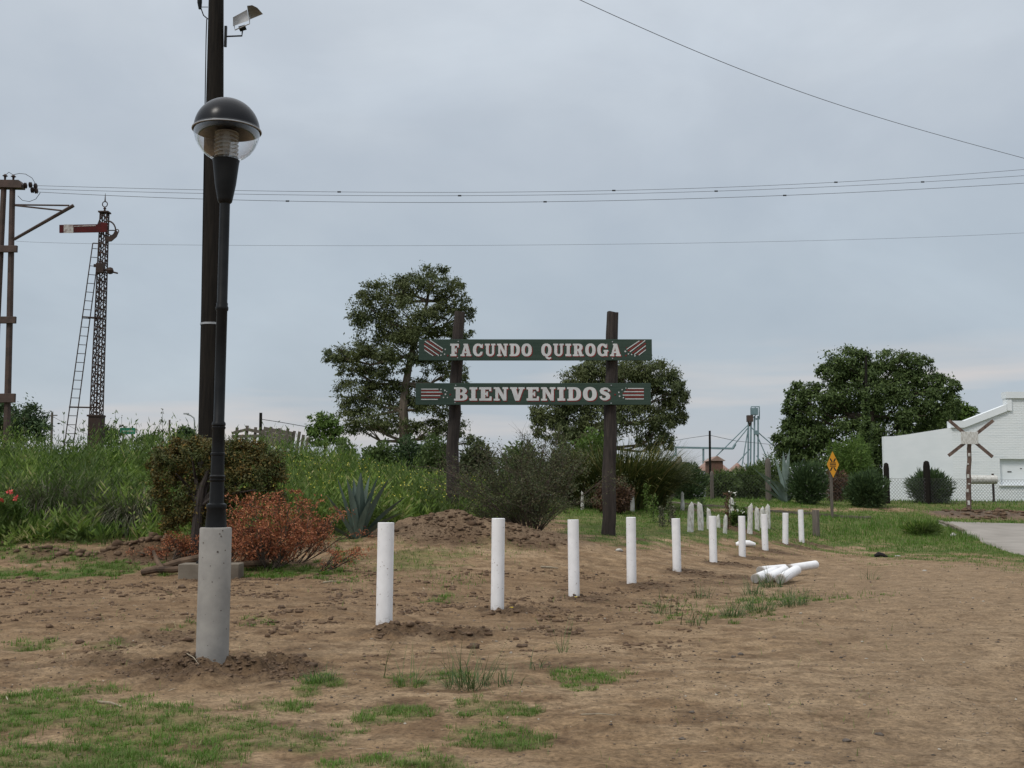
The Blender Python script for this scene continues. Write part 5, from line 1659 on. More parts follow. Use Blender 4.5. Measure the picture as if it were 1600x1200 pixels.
bush(1340, 712, 22, 30, 58, 'light green shrub squeezed beside the building corner', 4000, .22, 'lime', 'hedge bushes behind the fence')
bush(1305, 752, 22, 18, 50, 'brownish leafless bush behind the diamond sign post', 2600, .16, 'redhedge', 'hedge bushes behind the fence')
bush(958, 768, 32, 22, 33.5, 'reddish brown clipped bush behind the right sign post', 6500, .075, 'redhedge', None, ratio=.5)
bush(1440, 826, 30, 9, 37.5, 'dark green weed clump at the edge of the road end', 1800, .16, 'weed', None, spiky=True, ratio=.2, name='weed_clump', cat='weeds')
for (px, py, w, h_, dd, lab, nn2, mt_) in [(590, 712, 30, 22, 46, 'dark hedge shrub at the foot of the tall eucalyptus', 5000, 'elm'), (640, 706, 36, 22, 47, 'dark low shrub beneath the eucalyptus trunk', 5500, 'dark'),
                                      (685, 706, 34, 26, 45, 'dark shrub just left of the left sign post', 5500, 'elm'), (540, 700, 22, 14, 48, 'small olive shrub below the pale small tree', 2600, 'elm'),
                                      (745, 725, 32, 34, 40, 'green shrub right of the left sign post, behind the bare shrub', 5200, 'sparse'), (880, 730, 26, 34, 40, 'green shrub between the bare shrub and flax bush', 4600, 'elm'),
                                      (815, 712, 44, 24, 37, 'green shrub top showing above the bare shrub', 4200, 'elm'), (930, 690, 36, 20, 41, 'bright green shrub top behind the flax bush', 4500, 'lime')]:
    bush(px, py, w, h_, dd, lab, nn2, .15, mt_, 'shrubs along the bank top', ratio=.5, name='shrub')


def arching(parent, name, base, n, h_, spread, width, mt_, bend=1.4, lean=.6, nseg=5):
    a = rng.uniform(0, 2 * math.pi, n); r_ = spread * np.sqrt(rng.random(n)) * .35
    bs = np.stack([base.x + np.cos(a) * r_, base.y + np.sin(a) * r_, np.full(n, base.z - .05)], 1)
    az = a + rng.normal(0, .35, n)
    V_, F_ = ribbons(bs, az, h_ * rng.uniform(.55, 1.1, n), bend * rng.uniform(.4, 1.5, n), width * rng.uniform(.7, 1.2, n), nseg, lean * rng.random(n) ** .7)
    v = np.repeat(np.clip(rng.normal(.5, .27, n), 0, 1), nseg)
    return npmesh(name, V_, F_, mt_, parent, v=v)


fx = thing('flax_bush', GX(965, 37), 'large arching flax bush with yellowish blade tips behind the right sign post', 'bush')
arching(fx, 'blades', fx.location, 6500, 2.55, 4.4, .05, LM['flax'], 1.15, .60, 6)
# tussocks of pampas grass within the weeds
for (px, dd, n, h_, lab) in [(212, 23.6, 2600, 1.5, 'greyish tussock of fine grass below the ladder'), (85, 24.2, 2800, 1.7, 'wide greyish grass tussock at the weed edge near the pink flowers'),
                            (130, 26, 2200, 1.5, 'smaller grey tussock higher on the bank below the semaphore')]:
    t_ = thing('grass_tussock', GX(px, dd), lab, 'grass tussock', 'grass tussocks on the weedy bank')
    arching(t_, 'blades', t_.location, n, h_, 1.6, .016, LM['tuss'], 2.0, .8, 5)
M_ = None

# agaves
def agave(base, leaves, mt_, label, wd_=.13, name='agave'):
    t_ = thing(name, base, label, 'agave')
    for (az, lean, L_, bend, w, dead) in leaves:
        vs = []; fs = []
        dirh = Vector((math.sin(az), -math.cos(az) * .6, 0)).normalized(); side = dirh.cross(Vector((0, 0, 1))).normalized()
        p = base + dirh * .06 - Vector((0, 0, .06)); ang_ = lean; ns = 9
        for i in range(ns + 1):
            f = i / ns
            hw = w / 2 * (1.0 if f < .12 else (1.15 - .25 * abs(f - .45)) if f < .55 else 1.125 * max(0, 1 - (f - .55) / .45) ** .8)
            t3 = dirh * math.sin(ang_) + Vector((0, 0, math.cos(ang_)))
            nrm = side.cross(t3).normalized()
            if nrm.z < 0: nrm = -nrm
            th = .02 * (1 - f) + .003
            vs += [p - side * hw + nrm * hw * .55, p + nrm * th * .5, p + side * hw + nrm * hw * .55, p - nrm * th]
            p = p + t3 * (L_ / ns); ang_ += bend / ns
        for i in range(ns):
            a = 4 * i
            for k in range(4):
                k2 = (k + 1) % 4
                fs.append((a + k, a + k2, a + 4 + k2, a + 4 + k))
        MB().add(vs, fs).build('leaf', M['dead_leaf'] if dead else mt_, t_, smooth=True)
    return t_
gA_ = GX(562, 22.3)
agave(gA_, [(a, b * 1.25, c * 1.12, e, f * 1.25, g) for (a, b, c, e, f, g) in [(-1.25, .85, .95, .05, .12, 0), (-.95, .45, 1.0, .05, .13, 0), (-.45, .16, 1.15, .05, .15, 0), (-1.2, .25, 1.2, -.05, .14, 0), (.2, .05, 1.25, .06, .17, 0), (1.2, .18, 1.2, .08, .16, 0), (1.0, .32, 1.25, .15, .16, 0), (1.5, .55, 1.15, .25, .15, 0),
            (1.1, .70, .95, .3, .13, 0), (.4, .35, .85, .1, .13, 0), (2.6, .12, 1.2, .02, .15, 0), (-2.8, .15, 1.15, 0, .15, 0), (.7, .25, .55, .2, .13, 1), (-.2, .3, .6, 0, .13, 0)]], M['agave'], 'blue grey agave with broad upright leaves at the foot of the weedy bank')
gB_ = GX(1226, 46.5)
agave(gB_, [(a, b * .8, c * .98, e * .9, f * .8, g) for (a, b, c, e, f, g) in [(-1.5, .8, 2.2, .2, .24, 0), (-1.2, .5, 2.0, .9, .26, 0), (-.9, .25, 2.1, .1, .26, 0), (-.3, .12, 2.3, .05, .28, 0), (.3, .1, 2.4, .05, .28, 0), (1.0, .3, 2.2, .3, .26, 0), (1.3, .75, 2.4, .1, .24, 0), (1.5, .6, 1.7, 1.1, .26, 0), (-1.4, 1.1, 1.5, .4, .24, 0),
            (.8, .15, 1.9, 1.7, .26, 0), (-.6, .2, 1.8, 1.9, .26, 0), (2.6, .1, 2.2, .0, .26, 0), (-2.4, .2, 2.2, .1, .26, 0)]], M['agave_pale'], 'large pale agave with drooping leaves by the fence post', name='agave')


# twiggy shrubs
def twigs(base, n, L_, spread, r0, up=.5, curl=.35, sub=3, seg=5, wdt=1.0, bias=(0, 0)):
    """ribbonlike thin stems; returns V, F, and points along for leaves"""
    Vs = []; Fs = []; leafp = []
    b0 = 0
    def stem(p, dirv, l, r_, depth):
        nonlocal b0
        pts = [p]; dd = dirv.normalized(); q = p.copy()
        for i in range(seg):
            dd = (dd + Vector((random.gauss(0, curl), random.gauss(0, curl), random.gauss(0, curl) * .6 + .05)) * .35).normalized()
            q = q + dd * (l / seg); pts.append(q.copy())
        mbb.tube(pts, [r_ * (1 - .8 * i / seg) for i in range(seg + 1)], 3, False)
        for q in pts[2:]: leafp.append(q)
        if depth > 0:
            for k in range(sub):
                i = random.randint(1, seg - 1)
                nd = (pts[i + 1] - pts[i]).normalized() + Vector((random.gauss(0, .6), random.gauss(0, .6), random.gauss(.1, .4)))
                stem(pts[i], nd, l * random.uniform(.35, .6), r_ * .55, depth - 1)
    mbb = MB()
    for k in range(n):
        a = random.uniform(0, 2 * math.pi); s_ = random.random() ** .6 * spread
        dv = Vector((math.cos(a) * s_ + bias[0], math.sin(a) * s_ + bias[1], up + random.random() * .5))
        stem(Vector(base) + Vector((math.cos(a) * .1, math.sin(a) * .1, -.05)), dv, L_ * random.uniform(.6, 1.1), r0, 2)
    return mbb, leafp


gT = GX(828, 25.0)
tw = thing('bare_shrub', gT, 'large half bare twiggy shrub growing behind the soil mound', 'shrub')
mbb, lpn = twigs(gT, 62, 2.35, 1.05, .016, .62, .45, 4, 5, bias=(-.12, 0))
mbb.build('branches', M['twig'], tw)
print('bare shrub', len(mbb.f))
lp_ = np.array([tuple(q) for q in lpn]); lp_ = lp_[rng.integers(0, len(lp_), 30000)] + rng.normal(0, .05, (30000, 3))
lp_ = lp_[(lp_[:, 2] < gT.z + 2.35) & (rng.random(len(lp_)) < np.clip(1.25 - (lp_[:, 2] - gT.z - .5) * .5 + (lp_[:, 0] - gT.x) * .2, .12, 1))]
V_, F_ = diamonds(lp_, rng.normal(size=lp_.shape) + np.array([0, 0, .5]), rng.uniform(.03, .075, len(lp_)), .022)
npmesh('leaves', V_, F_, LM['sparse'], tw, v=rng.random(len(F_)))

# brown-leaved small tree behind the lamp
gU_ = GX(308, 20.0)
bt = thing('brown_shrub', gU_, 'tall shrub with orange brown leaves behind the lamp post', 'shrub')
mb = MB()
mb.tube([gU_ - Vector((0, 0, .1)), P(309, 800, 20), P(316, 760, 20), P(326, 735, 20)], [.10, .085, .06, .03], 8)
for (x, y_) in [(275, 740), (300, 715), (345, 715), (380, 720), (410, 740), (400, 765), (285, 765)]:
    mb.tube([P(312, 790, 20), P((312 + x) / 2, (780 + y_) / 2, 20.1), P(x, y_, 20.0 + random.uniform(-.5, .5))], [.05, .035, .01], 5)
mb.build('stem', M['sleeper'], bt, smooth=True)
cl = clumps_px([(258, 712, 22, 16), (425, 720, 22, 22), (275, 800, 22, 20), (255, 785, 16, 18), (300, 795, 22, 20), (345, 805, 30, 18), (365, 700, 14, 16), (305, 692, 12, 10), (400, 700, 18, 12), (285, 698, 22, 12), (345, 698, 24, 12), (240, 728, 12, 12), (250, 765, 16, 14), (440, 745, 12, 14), (430, 775, 16, 14), (275, 690, 10, 7), (310, 688, 12, 7), (372, 692, 12, 8), (410, 698, 10, 8), (265, 820, 16, 14), (330, 825, 20, 14), (270, 725, 28, 22), (300, 710, 32, 20), (338, 708, 30, 20), (375, 712, 32, 22), (405, 728, 26, 24), (262, 745, 20, 20), (290, 745, 30, 24), (340, 742, 34, 26), (385, 750, 34, 24), (415, 750, 20, 20), (295, 775, 26, 20), (350, 775, 34, 18), (395, 778, 26, 16), (315, 800, 18, 22)], 20.2, .8)
foliage('leaves', bt, [(a, b, c, e * 1.02, f, g * 1.05) for (a, b, c, e, f, g) in cl], 36000, .062, LM['brown'], sub=22, subr=.34, ratio=.38, fill=.12)

# dead branch with red leaves, and the one behind the concrete block
def dead_branch(px, d, n, L_, lab, bias, k=24, ls=.055, leafn=9000, spread=1.1, up=.25, maxh=1.2):
    g = GX(px, d, .05)
    t_ = thing('dead_branch', g, lab, 'dead branch', 'cut branches with dead red leaves')
    mbb, lpn = twigs(g, k, L_, spread, .014, up, .35, 3, 5, bias=bias)
    zz = g.z
    vsn = []
    for v in mbb.v:
        gg = gzc(v[0], v[1]); vsn.append((v[0], v[1], min(max(v[2], gg + .01), gg + maxh)))
    mbb.v = vsn
    mbb.build('branches', M['twig'], t_)
    lp_ = np.array([tuple(q) for q in lpn]); lp_ = lp_[rng.integers(0, len(lp_), leafn)] + rng.normal(0, .035, (leafn, 3))
    gr = hz(lp_[:, 0], lp_[:, 1], False); lp_[:, 2] = np.clip(lp_[:, 2], gr + .02, gr + maxh + .05)
    V_, F_ = diamonds(lp_, rng.normal(size=lp_.shape), rng.uniform(ls * .6, ls * 1.3, len(lp_)), ls * .34)
    npmesh('leaves', V_, F_, LM['rust'], t_, v=rng.random(len(F_)))
def gzc(x, y): return float(gridz(np.array([x]), np.array([y]))[0])
dead_branch(428, 18.6, 0, 1.25, 'fallen branch covered in dry rust red leaves beside the lamp post', (.15, .1), 24, .065, 7500, .8, .42, 1.25)
dead_branch(370, 18.9, 0, .8, 'low rust leaved branch lying just right of the concrete lamp base', (.5, .0), 16, .055, 4500, .8, .15, .6)
dead_branch(470, 19.3, 0, 1.15, 'outer sprig of rust red leaves reaching over the agave', (.8, .3), 7, .055, 1500, .5, .8, 1.5)
dead_branch(505, 18.3, 0, .7, 'thin rust leaved sprig lying on bare soil below the agave', (.6, .0), 6, .045, 700, .5, .1, .3)
dead_branch(268, 19.8, 0, .6, 'rust leaved branch lying behind the cut logs', (.0, .0), 9, .05, 1700, .6, .12, .4)

def log(pts, r0, r1, lab):
    g = [Vector((P(x, y_, dd).x, dd, gz(P(x, y_, dd).x, dd) + up)) for (x, y_, dd, up) in pts]
    mb = MB(); n = len(g); mb.tube(g, [r0 + (r1 - r0) * i / (n - 1) for i in range(n)], 9)
    o = mb.build('cut_log', M['log'], org=g[0], smooth=True); setp(o, lab, 'log', 'cut logs behind the lamp base')
log([(228, 880, 18.2, .06), (255, 874, 18.35, .10), (280, 868, 18.5, .14), (330, 862, 18.8, .2)], .035, .075, 'upper cut log sloping up towards the lamp base')
log([(222, 885, 17.9, .05), (245, 884, 17.9, .09), (270, 880, 18, .09), (315, 872, 18.2, .11), (420, 868, 18.6, .12)], .055, .05, 'lower cut log lying along the ground behind the lamp base')
log([(240, 846, 18.3, .36), (246, 862, 18.2, .2), (256, 880, 18.0, .05)], .025, .05, 'short upright forked stub among the dead red leaves')

g = GX(336, 17.6)
mb = MB(); mb.box(g + Vector((0, 0, .10)), (.95, .42, .30), rz=.05)
o = mb.build('concrete_block', M['kerbmat'], org=g, bevel=.015); setp(o, 'low concrete slab lying behind the concrete lamp base', 'concrete block')
mb = MB(); mb.box(g + Vector((.02, .05, .27)), (.5, .3, .035), rz=.12); o = mb.build('metal_plate', M['sign_black'], org=g + Vector((0, 0, .27))); setp(o, 'thin dark plate lying on the low concrete slab', 'plate')

# ------------------------------------------------------------------ weeds on the bank (stuff)
def bank_d(x, y):
    px, py = proj(x, y, gridz(x, y))
    ed = np.interp(px, [-300, 0, 150, 330, 520, 620, 700, 780, 860], [21.2, 21.2, 21.8, 21.0, 22.6, 23.8, 25.8, 27.5, 30])
    n = fbm(x * .9, y * .9, 3, 81)
    m = sstep(ed - .3, ed + .7, y + (n - .5) * 1.2) * sstep(880, 780, px)
    return m
parts = []
x, y = sample_region(30000, (-130, 880), (20.5, 44), lambda a, b: bank_d(a, b) * np.where(b > 34, .4, .8) * (.25 + .75 * sstep(.36, .5, fbm(a * 1.3, b * 1.3, 3, 99))))
print('weeds', len(x))
z = hz(x, y, False)
px_, _ = proj(x, y, z)
hn = fbm(x * .55, y * .55, 3, 91)
hn2 = fbm(x * 1.5, y * 1.5, 3, 97)
H = (.22 + .95 * sstep(.32, .72, hn) + .6 * sstep(.5, .75, hn2)) * (.35 + .65 * sstep(21, 24.5, y)) * .85 + .15
H = H * np.interp(px_, [-100, 450, 560, 700, 880], [1, 1, .72, .55, .5]) * rng.uniform(.65, 1.25, len(x))
NL = 10
lean = rng.normal(0, .13, (len(x), 2))
typ = rng.random(len(x))
pv = np.clip(rng.normal(.48, .20, len(x)) + (fbm(x * 1.1, y * 1.1, 3, 95) - .5) * 1.1, 0, 1)
for k in range(NL):
    f = (k + rng.random(len(x))) / NL
    f = .08 + .92 * f
    pos = np.stack([x + lean[:, 0] * f * H, y + lean[:, 1] * f * H, z + f * H], 1) + rng.normal(0, .035, (len(x), 3))
    a = rng.uniform(0, 2 * math.pi, len(x))
    up = np.where(typ < .5, 1.1, .35) + f * .6
    D = np.stack([np.cos(a), np.sin(a), up], 1)
    ln = np.where(typ < .5, .30, .17) * rng.uniform(.55, 1.35, len(x)) * (1.15 - .5 * f)
    V_, F_ = diamonds(pos, D, ln, ln * np.where(typ < .5, .13, .30), None)
    parts.append((V_, F_, np.clip(pv + rng.normal(0, .13, len(x)), 0, 1)))
x, y = sample_region(2600, (-130, 860), (20.8, 31), lambda a, b: bank_d(a, b) * sstep(.45, .6, fbm(a * .9, b * .9, 3, 103)))
z = hz(x, y, False); Hs = rng.uniform(.35, 1.1, len(x)) * np.clip((y - 20) / 3.5, .4, 1)
for k in range(16):
    f = (k + rng.random(len(x))) / 16; a = rng.uniform(0, 6.28, len(x))
    pos = np.stack([x, y, z + f * Hs + .08], 1) + rng.normal(0, .03, (len(x), 3))
    ln = rng.uniform(.22, .48, len(x)) * (1.1 - .55 * f)
    V_, F_ = diamonds(pos, np.stack([np.cos(a), np.sin(a), .35 + f * 1.0 + 0 * a], 1), ln, ln * .17, None)
    parts.append((V_, F_, np.clip(rng.normal(.72, .15, len(x)), 0, 1)))
V_, F_, v_ = merge(parts)
wd_o = npmesh('weeds', V_, F_, LM['weed'], v=v_); setp(wd_o, kind='stuff')
# long grass mixed in
x, y = sample_region(34000, (-130, 900), (20.5, 42), lambda a, b: bank_d(a, b) * .95)
z = hz(x, y, False)
hn = fbm(x * .55, y * .55, 3, 91)
V_, F_ = ribbons(np.stack([x, y, z], 1), rng.uniform(0, 6.28, len(x)), (.28 + .55 * hn) * rng.uniform(.6, 1.4, len(x)), rng.uniform(.2, 1.8, len(x)), rng.uniform(.008, .018, len(x)), 3, rng.uniform(0, .35, len(x)))
o = npmesh('tall_grass', V_, F_, LM['weed'], v=np.repeat(np.clip(rng.normal(.5, .25, len(x)), 0, 1), 3)); setp(o, kind='stuff')
# yellow dots of bloom on the bank
x, y = sample_region(900, (380, 760), (24, 34), bank_d); z = hz(x, y, False)
p = np.stack([x, y, z + rng.uniform(.5, 1.0, len(x))], 1)
V_, F_ = diamonds(p, rng.normal(size=p.shape), .045, .04)
o = npmesh('yellow_flowers', V_, F_, M['yel'], v=rng.random(len(F_))); setp(o, kind='stuff')

# tall seed stalks on the skyline
STK = [(100, 646, 32), (146, 665, 31), (180, 644, 32), (190, 652, 32.5), (213, 661, 32), (254, 641, 31), (242, 663, 31), (249, 661, 31.5), (174, 668, 31), (40, 636, 30), (70, 655, 30), (20, 648, 30), (130, 660, 33), (270, 672, 32), (196, 668, 33)]
SLB = ['weed stalk standing in front of the foot of the ladder', 'weed stalk just left of the semaphore base', 'tall weed stalk nearest the semaphore base on its lamp side', 'second weed stalk between the semaphore and green road sign',
       'short weed stalk directly behind the right edge of the green road sign', 'tallest and fullest weed stalk, on the skyline between green sign and far lamp', 'small weed stalk left of the tallest one', 'small weed stalk touching the tallest one',
       'low weed stalk beside the semaphore base, half hidden in foliage', 'tall weed stalk beside the dark tree at the twin pole frame', 'weed stalk between the dark tree and the far crossarm pole', 'weed stalk overlapping the foot of the twin pole frame',
       'weed stalk between the ladder and the semaphore mast', 'lowest weed stalk, nearest the far curved lamp', 'weed stalk rising over the left edge of the green road sign']
for i, (px, py, d) in enumerate(STK):
    g = GX(px + random.uniform(-3, 3), d); tpp = P(px, py, d)
    mb = MB(); mb.tube([g, g.lerp(tpp, .5) + Vector((.04, 0, 0)), tpp], [.012, .009, .004], 4)
    o = mb.build('weed_stalk', LM['weed'], org=g)
    setp(o, SLB[i], 'weed', 'tall weed stalks on the bank top')
    nL = 60; f = rng.uniform(.45, 1, nL)
    p = np.array(g)[None] * (1 - f[:, None]) + np.array(tpp)[None] * f[:, None]
    knots = np.round(f * 7) / 7; p[:, 2] = g.z + (tpp.z - g.z) * (knots * .8 + f * .2)
    p = p + rng.normal(0, .02, p.shape)
    V_, F_ = diamonds(p, rng.normal(size=p.shape) + np.array([0, 0, .8]), rng.uniform(.04, .09, nL), .035)
    q = npmesh('buds', V_, F_, LM['sparse'] if i % 2 else LM['lime'], o, v=rng.random(nL)); setp(q, kind='stuff')

# pink-flowered oleander at the edge
ol = thing('oleander', GX(2, 22.3), 'low shrub with pink red flowers at the edge of the weeds', 'flowering shrub')
foliage('leaves', ol, clumps_px([(5, 782, 24, 18), (-20, 780, 30, 24), (22, 795, 16, 14)], 22.3), 2600, .10, LM['lime'], sub=10, subr=.4, ratio=.25)
p = np.array([tuple(P(px, py, 21.9)) for (px, py) in [(15, 770), (26, 777), (25, 778), (2, 782), (-3, 780), (14, 768)] for _ in range(9)]) + rng.normal(0, .022, (54, 3))
V_, F_ = diamonds(p, rng.normal(size=p.shape), .055, .05); npmesh('blossoms', V_, F_, M['pink'], ol, v=rng.random(len(F_)))

# white roses by the stakes, small bedding plants
ro = thing('rose_bush', GX(1155, 32), 'small bush with white roses among the old white stakes', 'flowering shrub')
foliage('leaves', ro, clumps_px([(1155, 800, 14, 14), (1150, 812, 14, 10), (1165, 806, 10, 8)], 32), 1500, .08, LM['lime'], sub=10, subr=.4, ratio=.5)
p = np.array([tuple(P(px, py, 31.7)) for (px, py) in [(1141, 769), (1150, 771), (1141, 794), (1153, 797), (1160, 799), (1146, 788)] for _ in range(6)]) + rng.normal(0, .022, (36, 3))
V_, F_ = diamonds(p, rng.normal(size=p.shape), .05, .045); npmesh('blossoms', V_, F_, M['petal'], ro, v=rng.random(len(F_)))
mb = MB(); mb.tube([GX(1147, 32), P(1148, 800, 32), P(1149, 772, 32)], .012, 4); mb.tube([GX(1140, 32), P(1141, 796, 32), P(1141, 770, 32)], .012, 4); mb.build('stem', M['twig'], ro)
for (px, py, w, h_, dd, mt_, lab) in [(1019, 797, 9, 24, 31, 'lime', 'thin leafy young plant in the flower bed before the right sign post'), (1046, 800, 6, 22, 31, 'sparse', 'spindly dark plant in the flower bed'),
                                 (1033, 806, 5, 14, 30, 'tuss', 'silvery small plant low in the flower bed'), (1050, 806, 5, 15, 30.3, 'tuss', 'silvery small plant beside the spindly dark one'),
                                 (1135, 790, 4, 20, 31, 'redhedge', 'reddish upright plant next to the white roses'), (1096, 788, 7, 9, 34, 'dark', 'small dark green plant behind the old white stakes'),
                                 (1009, 768, 5, 12, 34, 'lime', 'small plant with a white bloom near the far kerb')]:
    t_ = thing('bedding_plant', GX(px, dd), lab, 'plant')
    top = P(px, py - h_, dd); g = t_.location
    mb = MB(); mb.tube([g - Vector((0, 0, .05)), g.lerp(top, .5) + Vector((.02, 0, 0)), top], [.012, .009, .004], 4); mb.build('stem', M['twig'], t_)
    n = 260; f = rng.random(n); p = np.array(g)[None] * (1 - f[:, None]) + np.array(top)[None] * f[:, None] + rng.normal(0, w * dd / F * .45, (n, 3)) * np.array([1, 1, .4])
    V_, F_ = diamonds(p, rng.normal(size=p.shape) + np.array([0, 0, .5]), rng.uniform(.04, .1, n), .03); npmesh('leaves', V_, F_, LM[mt_], t_, v=rng.random(n))

# ------------------------------------------------------------------ grass (stuff)
# lawn beyond the bollards
def lawn_d(a, b):
    pxx, _ = proj(a, b, gridz(a, b))
    return cover(a, b) * sstep(500, 560, pxx)
parts = []
for (dr, n, h_, w_) in [((15, 32), 90000, .055, .012), ((32, 47), 70000, .085, .020), ((47, 60), 12000, .12, .035)]:
    x, y = sample_region(n, (480, 1750), dr, lawn_d)
    z = hz(x, y)
    pxx, _ = proj(x, y, z)
    tall = sstep(1230, 1330, pxx) * sstep(33, 37, y) * sstep(43, 40, y)
    hh_ = h_ * (1 + 1.0 * tall) * rng.uniform(.5, 1.5, len(x)) * (.6 + .9 * fbm(x * .8, y * .8, 3, 101))
    V_, F_ = ribbons(np.stack([x, y, z - .01], 1), rng.uniform(0, 6.28, len(x)), hh_, rng.uniform(.2, 1.6, len(x)), w_ * rng.uniform(.7, 1.3, len(x)), 2, rng.uniform(0, .5, len(x)))
    base_v = np.clip(rng.normal(.42, .2, len(x)) + (fbm(x * .6, y * .6, 3, 105) - .5) * .8, 0, 1)
    parts.append((V_, F_, np.repeat(base_v, 2)))
# foreground and middle patches: blades radiate from tuft centres
for (pr, dr, n, k, sp, h_, w_) in [((-60, 1400), (4.8, 9), 7800, 20, .038, .036, .0040), ((-60, 1500), (9, 16), 4200, 22, .05, .055, .0065), ((-60, 560), (15, 22), 3600, 16, .07, .075, .010)]:
    x, y = sample_region(n, pr, dr, lambda a, b: cover(a, b) ** 1.1)
    hm = rng.uniform(.45, 1.5, len(x)) * (.45 + 1.2 * fbm(x * 2.5, y * 2.5, 3, 111)); vm = rng.normal(0, .13, len(x)) + (fbm(x * 1.2, y * 1.2, 3, 115) - .5) * .6
    az = rng.uniform(0, 6.28, (len(x), k)); rr_ = sp * np.sqrt(rng.random((len(x), k)))
    bx = (x[:, None] + np.cos(az) * rr_).ravel(); by = (y[:, None] + np.sin(az) * rr_).ravel()
    hh_ = np.repeat(hm, k) * h_ * rng.uniform(.5, 1.3, len(bx)); m_ = len(bx)
    V_, F_ = ribbons(np.stack([bx, by, hz(bx, by) - .004], 1), az.ravel() + rng.normal(0, .5, m_), hh_, rng.uniform(.4, 2.0, m_), w_ * rng.uniform(.7, 1.4, m_), 2, rng.uniform(.1, .9, m_))
    parts.append((V_, F_, np.repeat(np.clip(.45 + np.repeat(vm, k) + rng.normal(0, .16, m_), 0, 1), 2)))
    print('grass', m_)
for (dr, n, h_, w_) in [((4.8, 10), 9000, .045, .004), ((10, 20), 8000, .07, .008)]:
    x, y = sample_region(n, (-60, 1400), dr, lambda a, b: np.clip(cover(a, b) * .6 + .10 * sstep(.5, .7, fbm(a * 1.7, b * 1.7, 3, 221)) * (dug(a, b) < .5), 0, 1)); m_ = len(x)
    V_, F_ = ribbons(np.stack([x, y, hz(x, y) - .004], 1), rng.uniform(0, 6.28, m_), h_ * rng.uniform(.5, 2.2, m_), rng.uniform(.2, 2.2, m_), w_ * rng.uniform(.7, 1.3, m_), 2, rng.uniform(.1, 1.1, m_))
    parts.append((V_, F_, np.repeat(np.clip(rng.normal(.65, .3, m_), 0, 1), 2)))
V_, F_, v_ = merge(parts)
o = npmesh('grass', V_, F_, LM['grass'], v=v_); setp(o, kind='stuff')

# single wiry grass clumps on the bare dirt
TF = [(730, 1072, 130, .26, .30, 'large wiry grass clump on the dirt ahead of the bollards'), (645, 1072, 34, .24, .2, 'thin arching grass blades beside the large wiry clump'), (792, 1072, 40, .2, .2, 'wiry grass clump just right of the largest one'),
      (878, 1020, 14, .26, .1, 'sparse tall grass blades ahead of the third bollard'), (840, 1045, 18, .14, .15, 'small sparse grass sprig between wiry clumps'), (600, 1060, 8, .24, .05, 'few upright grass blades below the first bollard'),
      (1145, 963, 110, .24, .3, 'low bushy grass clump on the track edge below the white heap'), (1085, 975, 34, .26, .3, 'small grass clump left of the bushy one on the track edge'), (1240, 946, 110, .24, .35, 'bushy grass clump right below the heap of white posts'),
      (1190, 955, 70, .3, .3, 'grass clump between the two bushy clumps by the white heap'), (1205, 918, 90, .28, .35, 'grass growing against the ends of the lying posts'), (1040, 960, 40, .3, .35, 'sparse grass at the track edge near the fifth bollard'),
      (1095, 935, 40, .22, .3, 'small grass tuft ahead of the sixth bollard'), (1360, 905, 24, .3, .3, 'lonely grass tuft on the open dirt ahead of the grey post'), (1175, 930, 60, .25, .3, 'grass tuft below the front of the white heap'), (500, 1065, 90, .10, .2, 'short bright grass clump beside the churned soil')]
for (px, py, n, h_, sp, lab) in TF:
    g = G(px, py)
    t_ = thing('grass_clump', g, lab, 'grass clump', 'grass clumps on the bare dirt')
    a = rng.uniform(0, 6.28, n); r_ = sp * np.sqrt(rng.random(n)) * .8
    bx, by = g.x + np.cos(a) * r_, g.y + np.sin(a) * r_ * .7
    k = n
    wmul = g.y / 8
    V_, F_ = ribbons(np.stack([g.x + (bx - g.x) * .7, by, hz(bx, by) - .01], 1), a + rng.normal(0, .8, k), h_ * 1.55 * rng.uniform(.3, 1.15, k), rng.uniform(.1, 1.9, k), .0052 * np.sqrt(wmul) * rng.uniform(.8, 1.5, k), 5, rng.uniform(.1, .95, k))
    npmesh('blades', V_, F_, LM['tuft'], t_, v=np.repeat(rng.random(k), 5))

# ------------------------------------------------------------------ soil clods, gravel, litter
ico_v = []
ph = (1 + 5 ** .5) / 2
for a, b in ((1, ph), (-1, ph), (1, -ph), (-1, -ph)):
    ico_v += [(0, a, b), (a, b, 0), (b, 0, a)]
ico_v = unit(np.array(ico_v))
from itertools import combinations
ico_f = []
dmin = min(np.linalg.norm(ico_v[i] - ico_v[j]) for i, j in combinations(range(12), 2)) * 1.05
for t3 in combinations(range(12), 3):
    if all(np.linalg.norm(ico_v[i] - ico_v[j]) < dmin for i, j in combinations(t3, 2)):
        a, b, c = ico_v[list(t3)]
        if np.dot(np.cross(b - a, c - a), a) < 0: t3 = (t3[0], t3[2], t3[1])
        ico_f.append(t3)
ico_f = np.array(ico_f)


def lumps(x, y, s_, flat=.65, sink=.25):
    n = len(x)
    z = hz(x, y)
    k = rng.uniform(.65, 1.3, (n, 12, 1))
    sc = s_[:, None, None] * np.stack([rng.uniform(.8, 1.5, n), rng.uniform(.7, 1.2, n), np.full(n, flat) * rng.uniform(.6, 1.3, n)], 1)[:, None, :]
    a = rng.uniform(0, 6.28, n); ca_, sa_ = np.cos(a)[:, None], np.sin(a)[:, None]
    v = ico_v[None] * k * sc
    vx = v[..., 0] * ca_ - v[..., 1] * sa_; vy = v[..., 0] * sa_ + v[..., 1] * ca_
    V_ = np.stack([vx + x[:, None], vy + y[:, None], v[..., 2] + (z + s_ * flat * (1 - sink) * .5)[:, None]], -1).reshape(-1, 3)
    F_ = (np.arange(n)[:, None, None] * 12 + ico_f[None]).reshape(-1, 3)
    return V_, F_


